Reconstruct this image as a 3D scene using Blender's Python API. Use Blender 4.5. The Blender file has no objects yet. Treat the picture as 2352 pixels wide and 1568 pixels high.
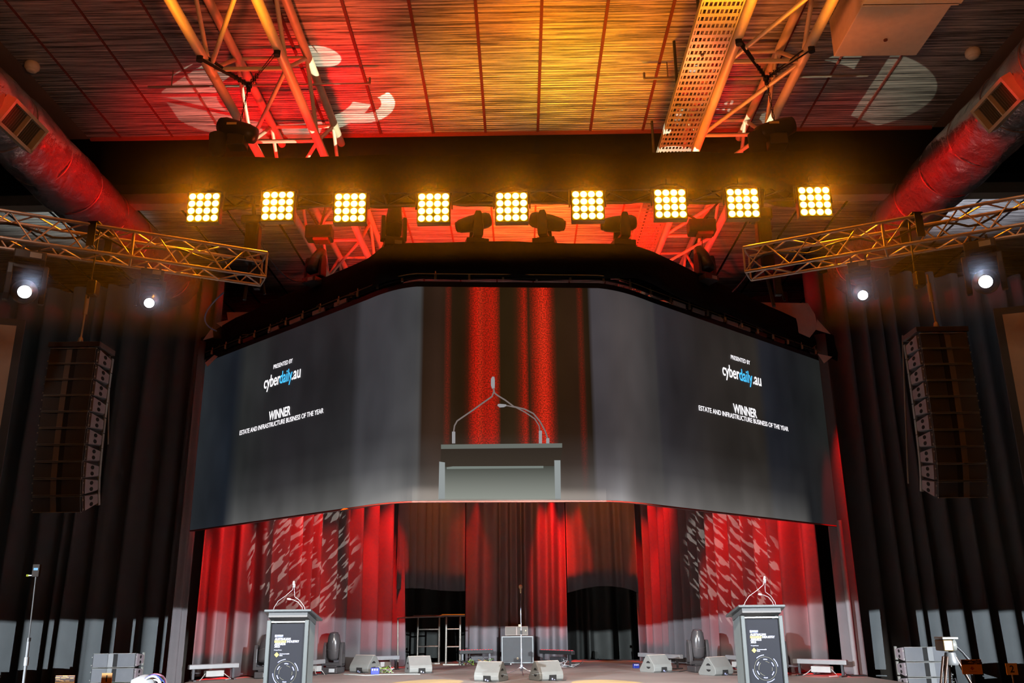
import bpy, bmesh, math, random
from mathutils import Vector, Matrix, Euler
random.seed(7)
SC = bpy.context.scene
COL = SC.collection
# ------------------------------------------------------------------ camera
W, H, F = 2352, 1568, 2050.0
PITCH = math.atan(627 / F); YAW = math.atan(-(19) / F * math.cos(PITCH)); ROLL = math.radians(0.55)
CAM = Vector((0, 0, 1.7))
_f = Vector((math.sin(YAW) * math.cos(PITCH), math.cos(YAW) * math.cos(PITCH), math.sin(PITCH)))
_r = Vector((math.cos(YAW), -math.sin(YAW), 0)); _u = _r.cross(_f)
RT = _r * math.cos(ROLL) - _u * math.sin(ROLL); UP = _u * math.cos(ROLL) + _r * math.sin(ROLL)
cam_data = bpy.data.cameras.new('camera'); cam = bpy.data.objects.new('camera', cam_data); COL.objects.link(cam)
cam.matrix_world = Matrix((RT, UP, -_f)).transposed().to_4x4(); cam.location = CAM
cam_data.sensor_width = 36; cam_data.lens = F / W * 36; cam_data.clip_start = .05; cam_data.clip_end = 200
SC.camera = cam
SC.view_settings.view_transform = 'Standard'; SC.view_settings.look = 'None'
SC.view_settings.gamma = 1; SC.view_settings.exposure = 0.0; SC.view_settings.use_curve_mapping = False
SC.cycles.max_bounces = 4; SC.cycles.diffuse_bounces = 2; SC.cycles.glossy_bounces = 2
SC.cycles.sample_clamp_indirect = 3.0; SC.cycles.volume_bounces = 0
# dim ambient fill added through the open rear, no real lamps
wd = bpy.data.worlds.new('ambient_fill'); SC.world = wd; wd.use_nodes = True
wd.node_tree.nodes['Background'].inputs[0].default_value = (.62, .72, .8, 1)
wd.node_tree.nodes['Background'].inputs[1].default_value = 0.007

def ray(px, py): return _f * F + RT * (px - W / 2) - UP * (py - H / 2)
def PY(px, py, y): d = ray(px, py); return CAM + d * (y / d.y)
def PZ(px, py, z): d = ray(px, py); return CAM + d * ((z - CAM.z) / d.z)
def V(*a): return Vector(a)

# ------------------------------------------------------------------ materials
def N(nt, t, **kw):
    n = nt.nodes.new(t)
    for k, v in kw.items():
        if k.startswith('i_'): n.inputs[k[2:].replace('_', ' ')].default_value = v
        else: setattr(n, k, v)
    return n
_mats = {}
def mat(name, col, rough=.6, metal=0, vary=.12, scale=8, bump=0, bscale=40, spec=.4, alpha=1):
    if name in _mats: return _mats[name]
    m = bpy.data.materials.new(name); m.use_nodes = True; nt = m.node_tree; b = nt.nodes['Principled BSDF']
    tc = N(nt, 'ShaderNodeTexCoord'); no = N(nt, 'ShaderNodeTexNoise'); no.inputs['Scale'].default_value = scale
    nt.links.new(tc.outputs['Object'], no.inputs['Vector'])
    mx = N(nt, 'ShaderNodeMix', data_type='RGBA')
    mx.inputs[6].default_value = (*[c * (1 - vary) for c in col], 1)
    mx.inputs[7].default_value = (*[min(1, c * (1 + vary)) for c in col], 1)
    nt.links.new(no.outputs['Fac'], mx.inputs[0]); nt.links.new(mx.outputs[2], b.inputs['Base Color'])
    b.inputs['Roughness'].default_value = rough; b.inputs['Metallic'].default_value = metal
    b.inputs['Specular IOR Level'].default_value = spec
    if bump:
        n2 = N(nt, 'ShaderNodeTexNoise'); n2.inputs['Scale'].default_value = bscale
        nt.links.new(tc.outputs['Object'], n2.inputs['Vector'])
        bp = N(nt, 'ShaderNodeBump'); bp.inputs['Strength'].default_value = bump; bp.inputs['Distance'].default_value = .01
        nt.links.new(n2.outputs['Fac'], bp.inputs['Height']); nt.links.new(bp.outputs[0], b.inputs['Normal'])
    _mats[name] = m; return m
def emat(name, col, s=1.0, sample=True):
    if name in _mats: return _mats[name]
    m = bpy.data.materials.new(name); m.use_nodes = True; nt = m.node_tree
    nt.nodes.remove(nt.nodes['Principled BSDF']); e = N(nt, 'ShaderNodeEmission')
    e.inputs[0].default_value = (*col, 1); e.inputs[1].default_value = s
    nt.links.new(e.outputs[0], nt.nodes['Material Output'].inputs[0])
    m.cycles.emission_sampling = 'AUTO' if sample else 'NONE'
    _mats[name] = m; return m

BLACKM = mat('black_painted_steel', (.012, .012, .013), .45, .3)
BLACKP = mat('black_plastic', (.009, .009, .010), .45)
CASE = mat('moving_light_casing', (.035, .034, .036), .3, .2)
GREYM = mat('grey_speaker_paint', (.12, .125, .12), .55, 0, bump=.3, bscale=120)
GRILLE = mat('dark_grille_cloth', (.055, .058, .06), .8, 0, bump=.5, bscale=300)
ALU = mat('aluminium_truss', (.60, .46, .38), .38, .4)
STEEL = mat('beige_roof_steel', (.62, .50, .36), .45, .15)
CHROME = mat('chrome', (.75, .76, .8), .15, 1)
WEBB = mat('black_webbing', (.015, .014, .014), .8)
CREAM = mat('cream_painted_board', (.80, .66, .48), .7)
PALE = mat('pale_fabric_scrap', (.45, .38, .36), .7)
WHITEP = mat('white_plastic', (.7, .7, .68), .4)
BLUEP = mat('blue_connector_plastic', (.008, .02, .20), .4)
CABLE = mat('black_rubber_cable', (.02, .02, .02), .5)
CLOTH = mat('charcoal_stage_drape', (.108, .101, .108), .9, 0, .1, 3, .25, 60, .1)
SIDEC = mat('black_side_drape', (.125, .137, .142), .9, 0, .12, 2.5, .25, 60, .1)
VALAN = mat('black_wool_border', (.008, .0075, .007), .95, 0, .2, 3, .3, 60, .05)
OPENB = mat('black_back_drape', (.045, .048, .045), .95, 0, .2, 3, .2, 60, .05)

def foil_material(name, base, rough, ny, stripes):
    m = bpy.data.materials.new(name); m.use_nodes = True; nt = m.node_tree; b = nt.nodes['Principled BSDF']; L = nt.links.new
    tc = N(nt, 'ShaderNodeTexCoord'); mp = N(nt, 'ShaderNodeMapping'); mp.inputs['Scale'].default_value = (.75, ny, 1)
    L(tc.outputs['Object'], mp.inputs[0])
    n1 = N(nt, 'ShaderNodeTexNoise'); n1.inputs['Scale'].default_value = 1.0; n1.inputs['Detail'].default_value = 5; n1.inputs['Roughness'].default_value = .7
    L(mp.outputs[0], n1.inputs['Vector'])
    rp = N(nt, 'ShaderNodeValToRGB'); rp.color_ramp.elements[0].position = .40; rp.color_ramp.elements[1].position = .62
    rp.color_ramp.elements[0].color = (*[c * .16 for c in base], 1); rp.color_ramp.elements[1].color = (*base, 1)  # streaky reflections of the ribbed foil put into the base colour
    L(n1.outputs['Fac'], rp.inputs[0]); L(rp.outputs[0], b.inputs['Base Color'])
    wv = N(nt, 'ShaderNodeTexWave', bands_direction='Y'); wv.inputs['Scale'].default_value = stripes
    L(tc.outputs['Object'], wv.inputs['Vector'])
    ad = N(nt, 'ShaderNodeMath', operation='MULTIPLY_ADD'); L(n1.outputs['Fac'], ad.inputs[0]); ad.inputs[1].default_value = 2.2; L(wv.outputs['Fac'], ad.inputs[2])
    bp = N(nt, 'ShaderNodeBump'); bp.inputs['Strength'].default_value = .7; bp.inputs['Distance'].default_value = .02
    L(ad.outputs[0], bp.inputs['Height']); L(bp.outputs[0], b.inputs['Normal'])
    b.inputs['Metallic'].default_value = .55; b.inputs['Roughness'].default_value = rough
    return m
FOIL = foil_material('ribbed_foil_ceiling', (.80, .74, .70), .45, 26, 4.5)
def crumple(name):
    m = bpy.data.materials.new(name); m.use_nodes = True; nt = m.node_tree; b = nt.nodes['Principled BSDF']; L = nt.links.new
    tc = N(nt, 'ShaderNodeTexCoord'); n1 = N(nt, 'ShaderNodeTexNoise'); n1.inputs['Scale'].default_value = 3.5; n1.inputs['Detail'].default_value = 5
    L(tc.outputs['Object'], n1.inputs['Vector'])
    bp = N(nt, 'ShaderNodeBump'); bp.inputs['Strength'].default_value = .95; bp.inputs['Distance'].default_value = .07
    L(n1.outputs['Fac'], bp.inputs['Height']); L(bp.outputs[0], b.inputs['Normal'])
    b.inputs['Base Color'].default_value = (.55, .50, .48, 1); b.inputs['Metallic'].default_value = .85; b.inputs['Roughness'].default_value = .27
    return m
DUCT = crumple('crumpled_foil_duct')

# ------------------------------------------------------------------ mesh helpers
class MB:
    def __init__(s): s.v = []; s.f = []; s.sm = []; s.mi = []; s.cur = 0
    def add(s, vs, fs, smooth=False):
        o = len(s.v); s.v += [Vector(p) for p in vs]
        for f in fs: s.f.append([i + o for i in f]); s.sm.append(smooth); s.mi.append(s.cur)
        return s
    def box(s, c, d, m=None):
        c = Vector(c); x, y, z = d[0] / 2, d[1] / 2, d[2] / 2
        vs = [V(i * x, j * y, k * z) for k in (-1, 1) for j in (-1, 1) for i in (-1, 1)]
        if m is not None: vs = [m @ p for p in vs]
        return s.add([p + c for p in vs], [(0, 2, 3, 1), (4, 5, 7, 6), (0, 1, 5, 4), (2, 6, 7, 3), (0, 4, 6, 2), (1, 3, 7, 5)])
    def tube(s, a, b, r, n=8, r2=None):
        a, b = Vector(a), Vector(b); d = (b - a).normalized(); r2 = r if r2 is None else r2
        t = d.cross(V(0, 0, 1)) if abs(d.z) < .9 else d.cross(V(1, 0, 0)); t.normalize(); q = d.cross(t)
        vs = []
        for p, rr in ((a, r), (b, r2)):
            for i in range(n):
                an = 2 * math.pi * i / n; vs.append(p + (t * math.cos(an) + q * math.sin(an)) * rr)
        s.add(vs, [(i, (i + 1) % n, n + (i + 1) % n, n + i) for i in range(n)], n > 5)
        s.add(vs, [tuple(range(n - 1, -1, -1)), tuple(range(n, 2 * n))]); return s
    def path(s, pts, r, n=6):
        pts = [Vector(p) for p in pts]; rings = []
        prev = None
        for i, p in enumerate(pts):
            d = (pts[min(i + 1, len(pts) - 1)] - pts[max(i - 1, 0)]).normalized()
            if prev is None: t = d.cross(V(0, 0, 1)) if abs(d.z) < .9 else d.cross(V(1, 0, 0))
            else: t = prev - d * prev.dot(d)
            t.normalize(); prev = t; q = d.cross(t); rr = r[i] if isinstance(r, (list, tuple)) else r
            rings += [p + (t * math.cos(2 * math.pi * k / n) + q * math.sin(2 * math.pi * k / n)) * rr for k in range(n)]
        fs = [(i * n + k, i * n + (k + 1) % n, (i + 1) * n + (k + 1) % n, (i + 1) * n + k) for i in range(len(pts) - 1) for k in range(n)]
        s.add(rings, fs, True); e = (len(pts) - 1) * n
        s.add(rings, [tuple(range(n - 1, -1, -1)), tuple(range(e, e + n))]); return s
    def lathe(s, prof, m=None, n=20):          # profile of (r, z) about z
        vs = []
        for r, z in prof: vs += [V(r * math.cos(2 * math.pi * k / n), r * math.sin(2 * math.pi * k / n), z) for k in range(n)]
        if m is not None: vs = [m @ p for p in vs]
        fs = [(i * n + k, i * n + (k + 1) % n, (i + 1) * n + (k + 1) % n, (i + 1) * n + k) for i in range(len(prof) - 1) for k in range(n)]
        s.add(vs, fs, True); e = (len(prof) - 1) * n
        s.add(vs, [tuple(range(n - 1, -1, -1)), tuple(range(e, e + n))]); return s
    def prism(s, poly, d0, d1, m):             # 2d polygon, extruded along local z from d0 to d1
        n = len(poly); vs = [m @ V(x, y, d0) for x, y in poly] + [m @ V(x, y, d1) for x, y in poly]
        return s.add(vs, [tuple(range(n - 1, -1, -1)), tuple(range(n, 2 * n))] + [(i, (i + 1) % n, n + (i + 1) % n, n + i) for i in range(n)])
    def quad(s, a, b, c, d, th=0):
        a, b, c, d = map(Vector, (a, b, c, d))
        if not th: return s.add([a, b, c, d], [(0, 1, 2, 3)])
        nn = (b - a).cross(d - a).normalized() * th
        return s.add([a, b, c, d, a + nn, b + nn, c + nn, d + nn], [(3, 2, 1, 0), (4, 5, 6, 7), (0, 1, 5, 4), (1, 2, 6, 5), (2, 3, 7, 6), (3, 0, 4, 7)])
    def build(s, name, m, parent=None, world=False, bevel=0):
        me = bpy.data.meshes.new(name)
        off = Vector(parent.get('_base', (0, 0, 0))) if (world and parent is not None) else V(0, 0, 0)
        me.from_pydata([p - off for p in s.v], [], s.f); me.update()
        for p, sm, mi in zip(me.polygons, s.sm, s.mi): p.use_smooth = sm; p.material_index = mi
        for mm in (m if isinstance(m, (list, tuple)) else [m]): me.materials.append(mm)
        o = bpy.data.objects.new(name, me); COL.objects.link(o)
        if parent is not None: o.parent = parent
        if bevel:
            b = o.modifiers.new('bevel', 'BEVEL'); b.width = bevel; b.segments = 2; b.limit_method = 'ANGLE'
        return o
def tag(o, label=None, cat=None, group=None, kind=None):
    if label: o['label'] = label
    if cat: o['category'] = cat
    if group: o['group'] = group
    if kind: o['kind'] = kind
    return o
def thing(name, label, cat, loc=(0, 0, 0), rotz=0, group=None):
    o = bpy.data.objects.new(name, None); COL.objects.link(o); o.location = loc; o.rotation_euler = (0, 0, rotz)
    o.empty_display_size = .1; o['_base'] = list(loc); return tag(o, label, cat, group)
def struct(o): o['kind'] = 'structure'; return o
def dup(root, loc=None, rot=None, label=None, group=None):
    r = root.copy(); COL.objects.link(r)
    if loc is not None: r.location = loc; r['_base'] = list(loc)
    if rot is not None: r.rotation_euler = rot
    if label: r['label'] = label
    if group: r['group'] = group
    for ch in list(root.children):
        c = ch.copy(); COL.objects.link(c); c.parent = r
        for g in ch.children:
            d = g.copy(); COL.objects.link(d); d.parent = c
    return r
def text_mesh(name, txt, size, m, parent, mtx, bold=.0, align='LEFT', width=None, depth=.001):
    cu = bpy.data.curves.new(name, 'FONT'); cu.body = txt; cu.size = size; cu.offset = bold; cu.align_x = align; cu.extrude = depth
    t = bpy.data.objects.new(name, cu); COL.objects.link(t)
    me = bpy.data.meshes.new_from_object(t, depsgraph=bpy.context.evaluated_depsgraph_get())
    bpy.data.objects.remove(t)
    if width:
        xs = [v.co.x for v in me.vertices]; k = width / (max(xs) - min(xs)); x0 = min(xs) if align == 'LEFT' else (min(xs) + max(xs)) / 2
        for v in me.vertices: v.co.x = (v.co.x - x0) * k
    me.transform(mtx); me.materials.clear(); me.materials.append(m)
    o = bpy.data.objects.new(name, me); COL.objects.link(o); o.parent = parent; return o
def aim(o, d, roll=0):
    o.rotation_mode = 'QUATERNION'; o.rotation_quaternion = Vector(d).to_track_quat('-Z', 'Y') @ Euler((0, 0, roll)).to_quaternion()
def spot(name, loc, target, color, power, angle=40, blend=.5, radius=.05, gobo=None):
    l = bpy.data.lights.new(name, 'SPOT'); l.color = color; l.energy = power; l.spot_size = math.radians(angle); l.spot_blend = blend; l.shadow_soft_size = radius
    o = bpy.data.objects.new(name, l); COL.objects.link(o); o.location = loc; aim(o, Vector(target) - Vector(loc))
    if gobo: l.use_nodes = True; gobo(l.node_tree)
    return o
def point(name, loc, color, power, radius=.1):
    l = bpy.data.lights.new(name, 'POINT'); l.color = color; l.energy = power; l.shadow_soft_size = radius
    o = bpy.data.objects.new(name, l); COL.objects.link(o); o.location = loc; return o

# gobos: patterns cut in the lamps' own gates (direction = light-space normal)
def _dirxy(nt):
    tc = N(nt, 'ShaderNodeTexCoord'); sp = N(nt, 'ShaderNodeSeparateXYZ'); nt.links.new(tc.outputs['Normal'], sp.inputs[0])
    def div(k):
        d = N(nt, 'ShaderNodeMath', operation='DIVIDE'); nt.links.new(sp.outputs[k], d.inputs[0])
        a = N(nt, 'ShaderNodeMath', operation='ABSOLUTE'); nt.links.new(sp.outputs[2], a.inputs[0]); nt.links.new(a.outputs[0], d.inputs[1]); return d.outputs[0]
    return tc, div(0), div(1)
def _mul(nt, a, b):
    m = N(nt, 'ShaderNodeMath', operation='MULTIPLY'); nt.links.new(a, m.inputs[0])
    if isinstance(b, float): m.inputs[1].default_value = b
    else: nt.links.new(b, m.inputs[1])
    return m.outputs[0]
def shutter_gobo(cut, soft=.004, side=None, low=None):
    def g(nt):
        e = nt.nodes.get('Emission') or N(nt, 'ShaderNodeEmission'); tc, x, y = _dirxy(nt)
        mr = N(nt, 'ShaderNodeMapRange'); nt.links.new(y, mr.inputs[0]); mr.inputs[1].default_value = cut + soft; mr.inputs[2].default_value = cut
        mr.inputs[3].default_value = 0; mr.inputs[4].default_value = 1; out = mr.outputs[0]
        if side is not None:
            m2 = N(nt, 'ShaderNodeMapRange'); nt.links.new(x, m2.inputs[0]); m2.inputs[1].default_value = side[0]; m2.inputs[2].default_value = side[1]; out = _mul(nt, out, m2.outputs[0])
        if low is not None:
            m3 = N(nt, 'ShaderNodeMapRange'); nt.links.new(y, m3.inputs[0]); m3.inputs[1].default_value = low; m3.inputs[2].default_value = low + .02; out = _mul(nt, out, m3.outputs[0])
        nt.links.new(out, e.inputs['Strength'])
    return g
def band_gobo(ylo, yhi, xl=9.0, soft=.02):
    def g(nt):
        e = nt.nodes.get('Emission') or N(nt, 'ShaderNodeEmission'); tc, x, y = _dirxy(nt); L = nt.links.new
        def mr(v, a, b):
            m = N(nt, 'ShaderNodeMapRange'); L(v, m.inputs[0]); m.inputs[1].default_value = a; m.inputs[2].default_value = b; return m.outputs[0]
        ax = N(nt, 'ShaderNodeMath', operation='ABSOLUTE'); L(x, ax.inputs[0])
        L(_mul(nt, _mul(nt, mr(y, ylo, ylo + soft), mr(y, yhi, yhi - soft)), mr(ax.outputs[0], xl, xl - soft)), e.inputs['Strength'])
    return g
def breakup_gobo(scale, rot, seed, thr=.52, stretch=3.0, limit=.2):
    def g(nt):
        e = nt.nodes.get('Emission') or N(nt, 'ShaderNodeEmission'); tc, x, y = _dirxy(nt); L = nt.links.new
        cb = N(nt, 'ShaderNodeCombineXYZ'); L(x, cb.inputs[0]); L(y, cb.inputs[1]); cb.inputs[2].default_value = seed
        mp = N(nt, 'ShaderNodeMapping'); mp.vector_type = 'POINT'; mp.inputs['Rotation'].default_value = (0, 0, rot); L(cb.outputs[0], mp.inputs[0])
        m2 = N(nt, 'ShaderNodeMapping'); m2.inputs['Scale'].default_value = (scale, scale * stretch, 1); L(mp.outputs[0], m2.inputs[0])
        no = N(nt, 'ShaderNodeTexNoise'); no.inputs['Scale'].default_value = 1; no.inputs['Detail'].default_value = 1.2; L(m2.outputs[0], no.inputs['Vector'])
        mr = N(nt, 'ShaderNodeMapRange'); L(no.outputs['Fac'], mr.inputs[0]); mr.inputs[1].default_value = thr; mr.inputs[2].default_value = thr + .02
        rr = N(nt, 'ShaderNodeVectorMath', operation='LENGTH'); c2 = N(nt, 'ShaderNodeCombineXYZ'); L(x, c2.inputs[0]); L(y, c2.inputs[1]); L(c2.outputs[0], rr.inputs[0])
        m3 = N(nt, 'ShaderNodeMapRange'); L(rr.outputs['Value'], m3.inputs[0]); m3.inputs[1].default_value = limit; m3.inputs[2].default_value = limit * .9
        L(_mul(nt, mr.outputs[0], m3.outputs[0]), e.inputs['Strength'])
    return g
def ring_gobo(rings, gaps):
    """rings: list of (cx, cy, radius, halfwidth, a0, a1) arcs of open metal"""
    def g(nt):
        e = nt.nodes.get('Emission') or N(nt, 'ShaderNodeEmission'); tc, x, y = _dirxy(nt); L = nt.links.new; tot = None
        for cx, cy, r, hw, a0, a1 in rings:
            cb = N(nt, 'ShaderNodeCombineXYZ'); L(x, cb.inputs[0]); L(y, cb.inputs[1])
            sb = N(nt, 'ShaderNodeVectorMath', operation='SUBTRACT'); L(cb.outputs[0], sb.inputs[0]); sb.inputs[1].default_value = (cx, cy, 0)
            ln = N(nt, 'ShaderNodeVectorMath', operation='LENGTH'); L(sb.outputs[0], ln.inputs[0])
            cm = N(nt, 'ShaderNodeMath', operation='COMPARE'); L(ln.outputs['Value'], cm.inputs[0]); cm.inputs[1].default_value = r; cm.inputs[2].default_value = hw
            s2 = N(nt, 'ShaderNodeSeparateXYZ'); L(sb.outputs[0], s2.inputs[0])
            at = N(nt, 'ShaderNodeMath', operation='ARCTAN2'); L(s2.outputs[1], at.inputs[0]); L(s2.outputs[0], at.inputs[1])
            c3 = N(nt, 'ShaderNodeMath', operation='COMPARE'); L(at.outputs[0], c3.inputs[0]); c3.inputs[1].default_value = (a0 + a1) / 2; c3.inputs[2].default_value = abs(a1 - a0) / 2
            o = _mul(nt, cm.outputs[0], c3.outputs[0])
            if tot is None: tot = o
            else:
                a = N(nt, 'ShaderNodeMath', operation='MAXIMUM'); L(tot, a.inputs[0]); L(o, a.inputs[1]); tot = a.outputs[0]
        L(tot, e.inputs['Strength'])
    return g

# ------------------------------------------------------------------ lights of the place
RED = (1, .003, .004); AMB = (1, .24, .004); YEL = (1, .56, .012); COOL = (.86, .93, 1)
ST = .52                                             # stage top
# front-of-house profiles, shuttered along the top
def plane_cut(src, tgt, y1, z1):
    d = Vector(tgt) - Vector(src); e0 = math.atan2(d.z, d.y); e1 = math.atan2(z1 - src[2], y1 - src[1]); return math.tan(e1 - e0)
for x, en in ((-8.5, 1), (8.5, 1)):
    src = (x, 1.0, 3.3); tgt = (x, 20, .4)
    spot('house_profile', src, tgt, COOL, 35000 * en, 112, .15, .012, shutter_gobo(plane_cut(src, tgt, 20, 1.70), .004, (-.22, -.30) if x > 0 else (.22, .30), plane_cut(src, tgt, 8.3, 1.25)))
# added fill without a fixture, brightening the stage floor, cut off before the curtain
for x in (-1.8, 1.8):
    src = (x, 8.5, 5.2); tgt = (x * .3, 15.5, ST)
    spot('floor_fill', src, (x, 15.5, ST), (1, .88, .76), 5200, 62, .5, .05, shutter_gobo(plane_cut(src, (x, 15.5, ST), 22.5, ST), .02))
def red_down(x, y, z, tx, ty, tz, p, a=46, c=RED, b=.8):
    spot('curtain_wash', (x, y, z), (tx, ty, tz), c, p, a, b, .06)
RIG_LIGHTS = []
# ------------------------------------------------------------------ the hall itself
HALLF = mat('dark_carpet', (.03, .028, .028), .95, 0, .3, 6)
WALLM = mat('dark_painted_wall', (.03, .03, .032), .9, 0, .2, 2)
BEAMM = mat('black_painted_beam', (.004, .004, .005), .8, 0, .2, 2, spec=.05)
CREAMB = mat('cream_beam_paint', (.30, .26, .20), .7)
PLAST = mat('plaster_soffit', (.20, .13, .10), .65, 0, .15, 1.2)
RIBM = mat('oxide_red_tee_bar', (.16, .03, .02), .5)
CZ = 10.7
struct(MB().box((0, 10, -.1), (30, 34, .2)).build('floor', HALLF))
struct(MB().box((0, 27.1, 5.4), (30, .2, 11)).build('wall_back', WALLM))
struct(MB().box((-14.1, 12, 5.4), (.2, 30, 11)).build('wall_left', WALLM))
struct(MB().box((14.1, 12, 5.4), (.2, 30, 11)).build('wall_right', WALLM))
cl = MB(); cl.box((-.15, 6.2, CZ + .05), (16.5, 18.6, .1)); cl.box((0, 22, CZ + .05), (28, 10, .1)); cl.cur = 1
cl.box((-11.2, 6.2, CZ + .05), (5.6, 18.6, .1)); cl.box((11.05, 6.2, CZ + .05), (5.9, 18.6, .1)); cl.box((0, 16.3, CZ + .05), (28, 1.5, .1))
struct(cl.build('ceiling', [FOIL, PLAST]))
tn = 1
struct(MB().box((0, 15.7, CZ - .5), (28, .4, 1.0)).build('trim_%d' % tn, BEAMM)); tn += 1
struct(MB().box((0, 16.5, CZ - .75), (28, .3, .5)).build('trim_%d' % tn, CREAMB)); tn += 1
struct(MB().box((-.15, 15.46, CZ - .03), (16.4, .05, .06)).build('trim_%d' % tn, mat('red_edge_angle', (.3, .06, .04), .5))); tn += 1
sx = PZ(1115, 300, CZ).x; pitch = 1.02
for k in range(-7, 8):
    x = sx + k * pitch
    if -8.2 < x < 7.9:
        struct(MB().box((x, 6.2, CZ - .012), (.05 if -4 < k < 5 else .03, 18.5, .024)).build('trim_%d' % tn, RIBM)); tn += 1
for k in range(-12, 13):
    x = sx + k * pitch
    struct(MB().box((x, 22, CZ - .012), (.04, 9.9, .024)).build('trim_%d' % tn, RIBM if -4 < k < 5 else BEAMM)); tn += 1

# ------------------------------------------------------------------ stage
sf = mat('worn_stage_floor', (.24, .225, .215), .55, 0, .45, .9, .15, 14)
bk = [PZ(x, y, ST) for x, y in ((425, 1566), (480, 1557), (600, 1554), (800, 1538), (1000, 1521), (1190, 1516), (1440, 1515), (1500, 1516), (1700, 1533), (1850, 1545), (1950, 1549), (1992, 1554))]
st = [(p.x, p.y + .35) for p in bk] + [(7.0, 10.6), (-5.6, 10.6)]
stg = thing('stage_platform', 'wide low stage platform with worn grey brown floor in front of the red lit curtains', 'stage', (0, 15, 0))
MB().prism(list(reversed(st)), ST - .04, ST, Matrix()).build('deck', sf, stg, True)
MB().prism(list(reversed([(x * .995, (y - 15) * .99 + 15) for x, y in st])), 0, ST - .045, Matrix()).build('skirt', BLACKP, stg, True)

# ------------------------------------------------------------------ drapes
def interp(tab, x):
    if x <= tab[0][0]: return tab[0][1]
    for (a, b), (c, d) in zip(tab, tab[1:]):
        if x <= c: return b + (d - b) * (x - a) / (c - a)
    return tab[-1][1]
BASE = [(395, 1562), (430, 1560), (480, 1558.5), (600, 1556), (800, 1541), (1000, 1525), (1190, 1520), (1440, 1519), (1500, 1520), (1700, 1537), (1850, 1548), (1950, 1552), (1990, 1552)]
def cplan(x0, x1, n=40, back=0):
    out = []
    for i in range(n + 1):
        px = x0 + (x1 - x0) * i / n; p = PZ(px, interp(BASE, px), ST); out.append((p.x, p.y + back))
    return out
def drape(name, plan, z0, z1, m, label, amp=.09, wl=.42, seed=1, spread=.0, group=None, cat='curtain', zbot=None, flare=0, sharp=1.0):
    rnd = random.Random(seed); L = [0]
    for a, b in zip(plan, plan[1:]): L.append(L[-1] + math.hypot(b[0] - a[0], b[1] - a[1]))
    tot = L[-1]; du = wl / 10; nu = max(8, int(tot / du * 1.6)); nz = 14
    # irregular pleat phase
    ph = []; p = rnd.random() * 6; am = []; ws = [rnd.uniform(.6, 1.5) for _ in range(int(tot / wl) + 4)]; asx = [rnd.uniform(.45, 1.25) for _ in ws]
    for i in range(nu + 1):
        s = i / nu * tot; k = min(len(ws) - 1, int(s / wl)); p += 2 * math.pi * (tot / nu) / (wl * ws[k]); ph.append(p)
        f = s / wl - int(s / wl); k2 = min(k + 1, len(ws) - 1); am.append(asx[k] * (1 - f) + asx[k2] * f)
    vs = []; w1, w2 = rnd.uniform(0, 6), rnd.uniform(0, 6)
    for j in range(nz + 1):
        t = j / nz
        for i in range(nu + 1):
            s = i / nu * tot
            k = 0
            while k < len(L) - 2 and L[k + 1] < s: k += 1
            a, b = plan[k], plan[k + 1]; g = (s - L[k]) / max(1e-6, L[k + 1] - L[k]); g = min(1, max(0, g))
            x = a[0] + (b[0] - a[0]) * g; y = a[1] + (b[1] - a[1]) * g
            nx, ny = -(b[1] - a[1]), (b[0] - a[0]); n_ = math.hypot(nx, ny) or 1; nx /= n_; ny /= n_; tx, ty = ny, -nx
            c = math.cos(ph[i] + .5 * math.sin(3 * t + w1) + .12 * i * du * math.sin(2.2 * t + w2)); c = math.copysign(abs(c) ** sharp, c)
            off = -amp * am[i] * (.65 + .6 * (1 - t)) * c
            zb = z0 + (zbot(s / tot) if zbot else 0)
            dx = spread * (1 - t) * (s / tot - .5) + flare * (1 - t) * .5
            vs.append((x + nx * off + tx * dx, y + ny * off + ty * dx, zb + (z1 - zb) * t))
    n = nu + 1; mb = MB(); mb.add(vs, [(j * n + i, j * n + i + 1, (j + 1) * n + i + 1, (j + 1) * n + i) for j in range(nz) for i in range(nu)], True)
    o = mb.build(name, m); md = o.modifiers.new('cloth_thickness', 'SOLIDIFY'); md.thickness = .008; md.offset = 0
    return tag(o, label, cat, group)
GR = 'drapes hung around the stage back'
drape('stage_curtain', cplan(434, 906, 60, .25), ST + .02, 7.3, CLOTH, 'wide pleated drape lit red, left stage wing below the screen', .19, .44, 3, .1, GR)
drape('stage_curtain', cplan(908, 1066, 20), PY(985, 1351, 22.5).z, 9.4, CLOTH, 'short amber lit drape over the left black doorway behind the handrail', .07, .36, 8, 0, GR, zbot=lambda t: .03 * math.sin(t * 5))
drape('stage_curtain', cplan(1070, 1307, 30), ST + .02, 9.6, CLOTH, 'narrow drape lit brown and red behind the tall subwoofer at stage centre', .13, .42, 12, -.05, GR)
drape('stage_curtain', cplan(1308, 1476, 20), PY(1390, 1347, 22.5).z, 9.4, CLOTH, 'short amber lit drape over the right black doorway with uneven hem', .07, .36, 21, 0, GR, zbot=lambda t: -.09 + .16 * math.sin(t * 3.1) - .2 * max(0, t - .8))
drape('stage_curtain', cplan(1474, 1922, 60, .25), ST + .02, 7.3, CLOTH, 'wide pleated drape lit red, right stage wing below the screen', .19, .44, 31, -.1, GR)
drape('stage_curtain', [(PZ(384, 1566, ST).x, PZ(384, 1566, ST).y), (PZ(413, 1563, ST).x, PZ(413, 1563, ST).y)], .02, 7.4, CLOTH, 'thin outermost drape strip left of the screen, grey at its foot', .05, .3, 41, 0, GR)
drape('stage_curtain', [(PZ(1947, 1552, ST).x + .05, PZ(1947, 1552, ST).y + .25), (PZ(2010, 1555, ST).x, PZ(2010, 1555, ST).y + .5)], .02, 7.4, CLOTH, 'outermost drape strip right of the screen with bright red edge', .06, .4, 44, .1, GR)
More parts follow.
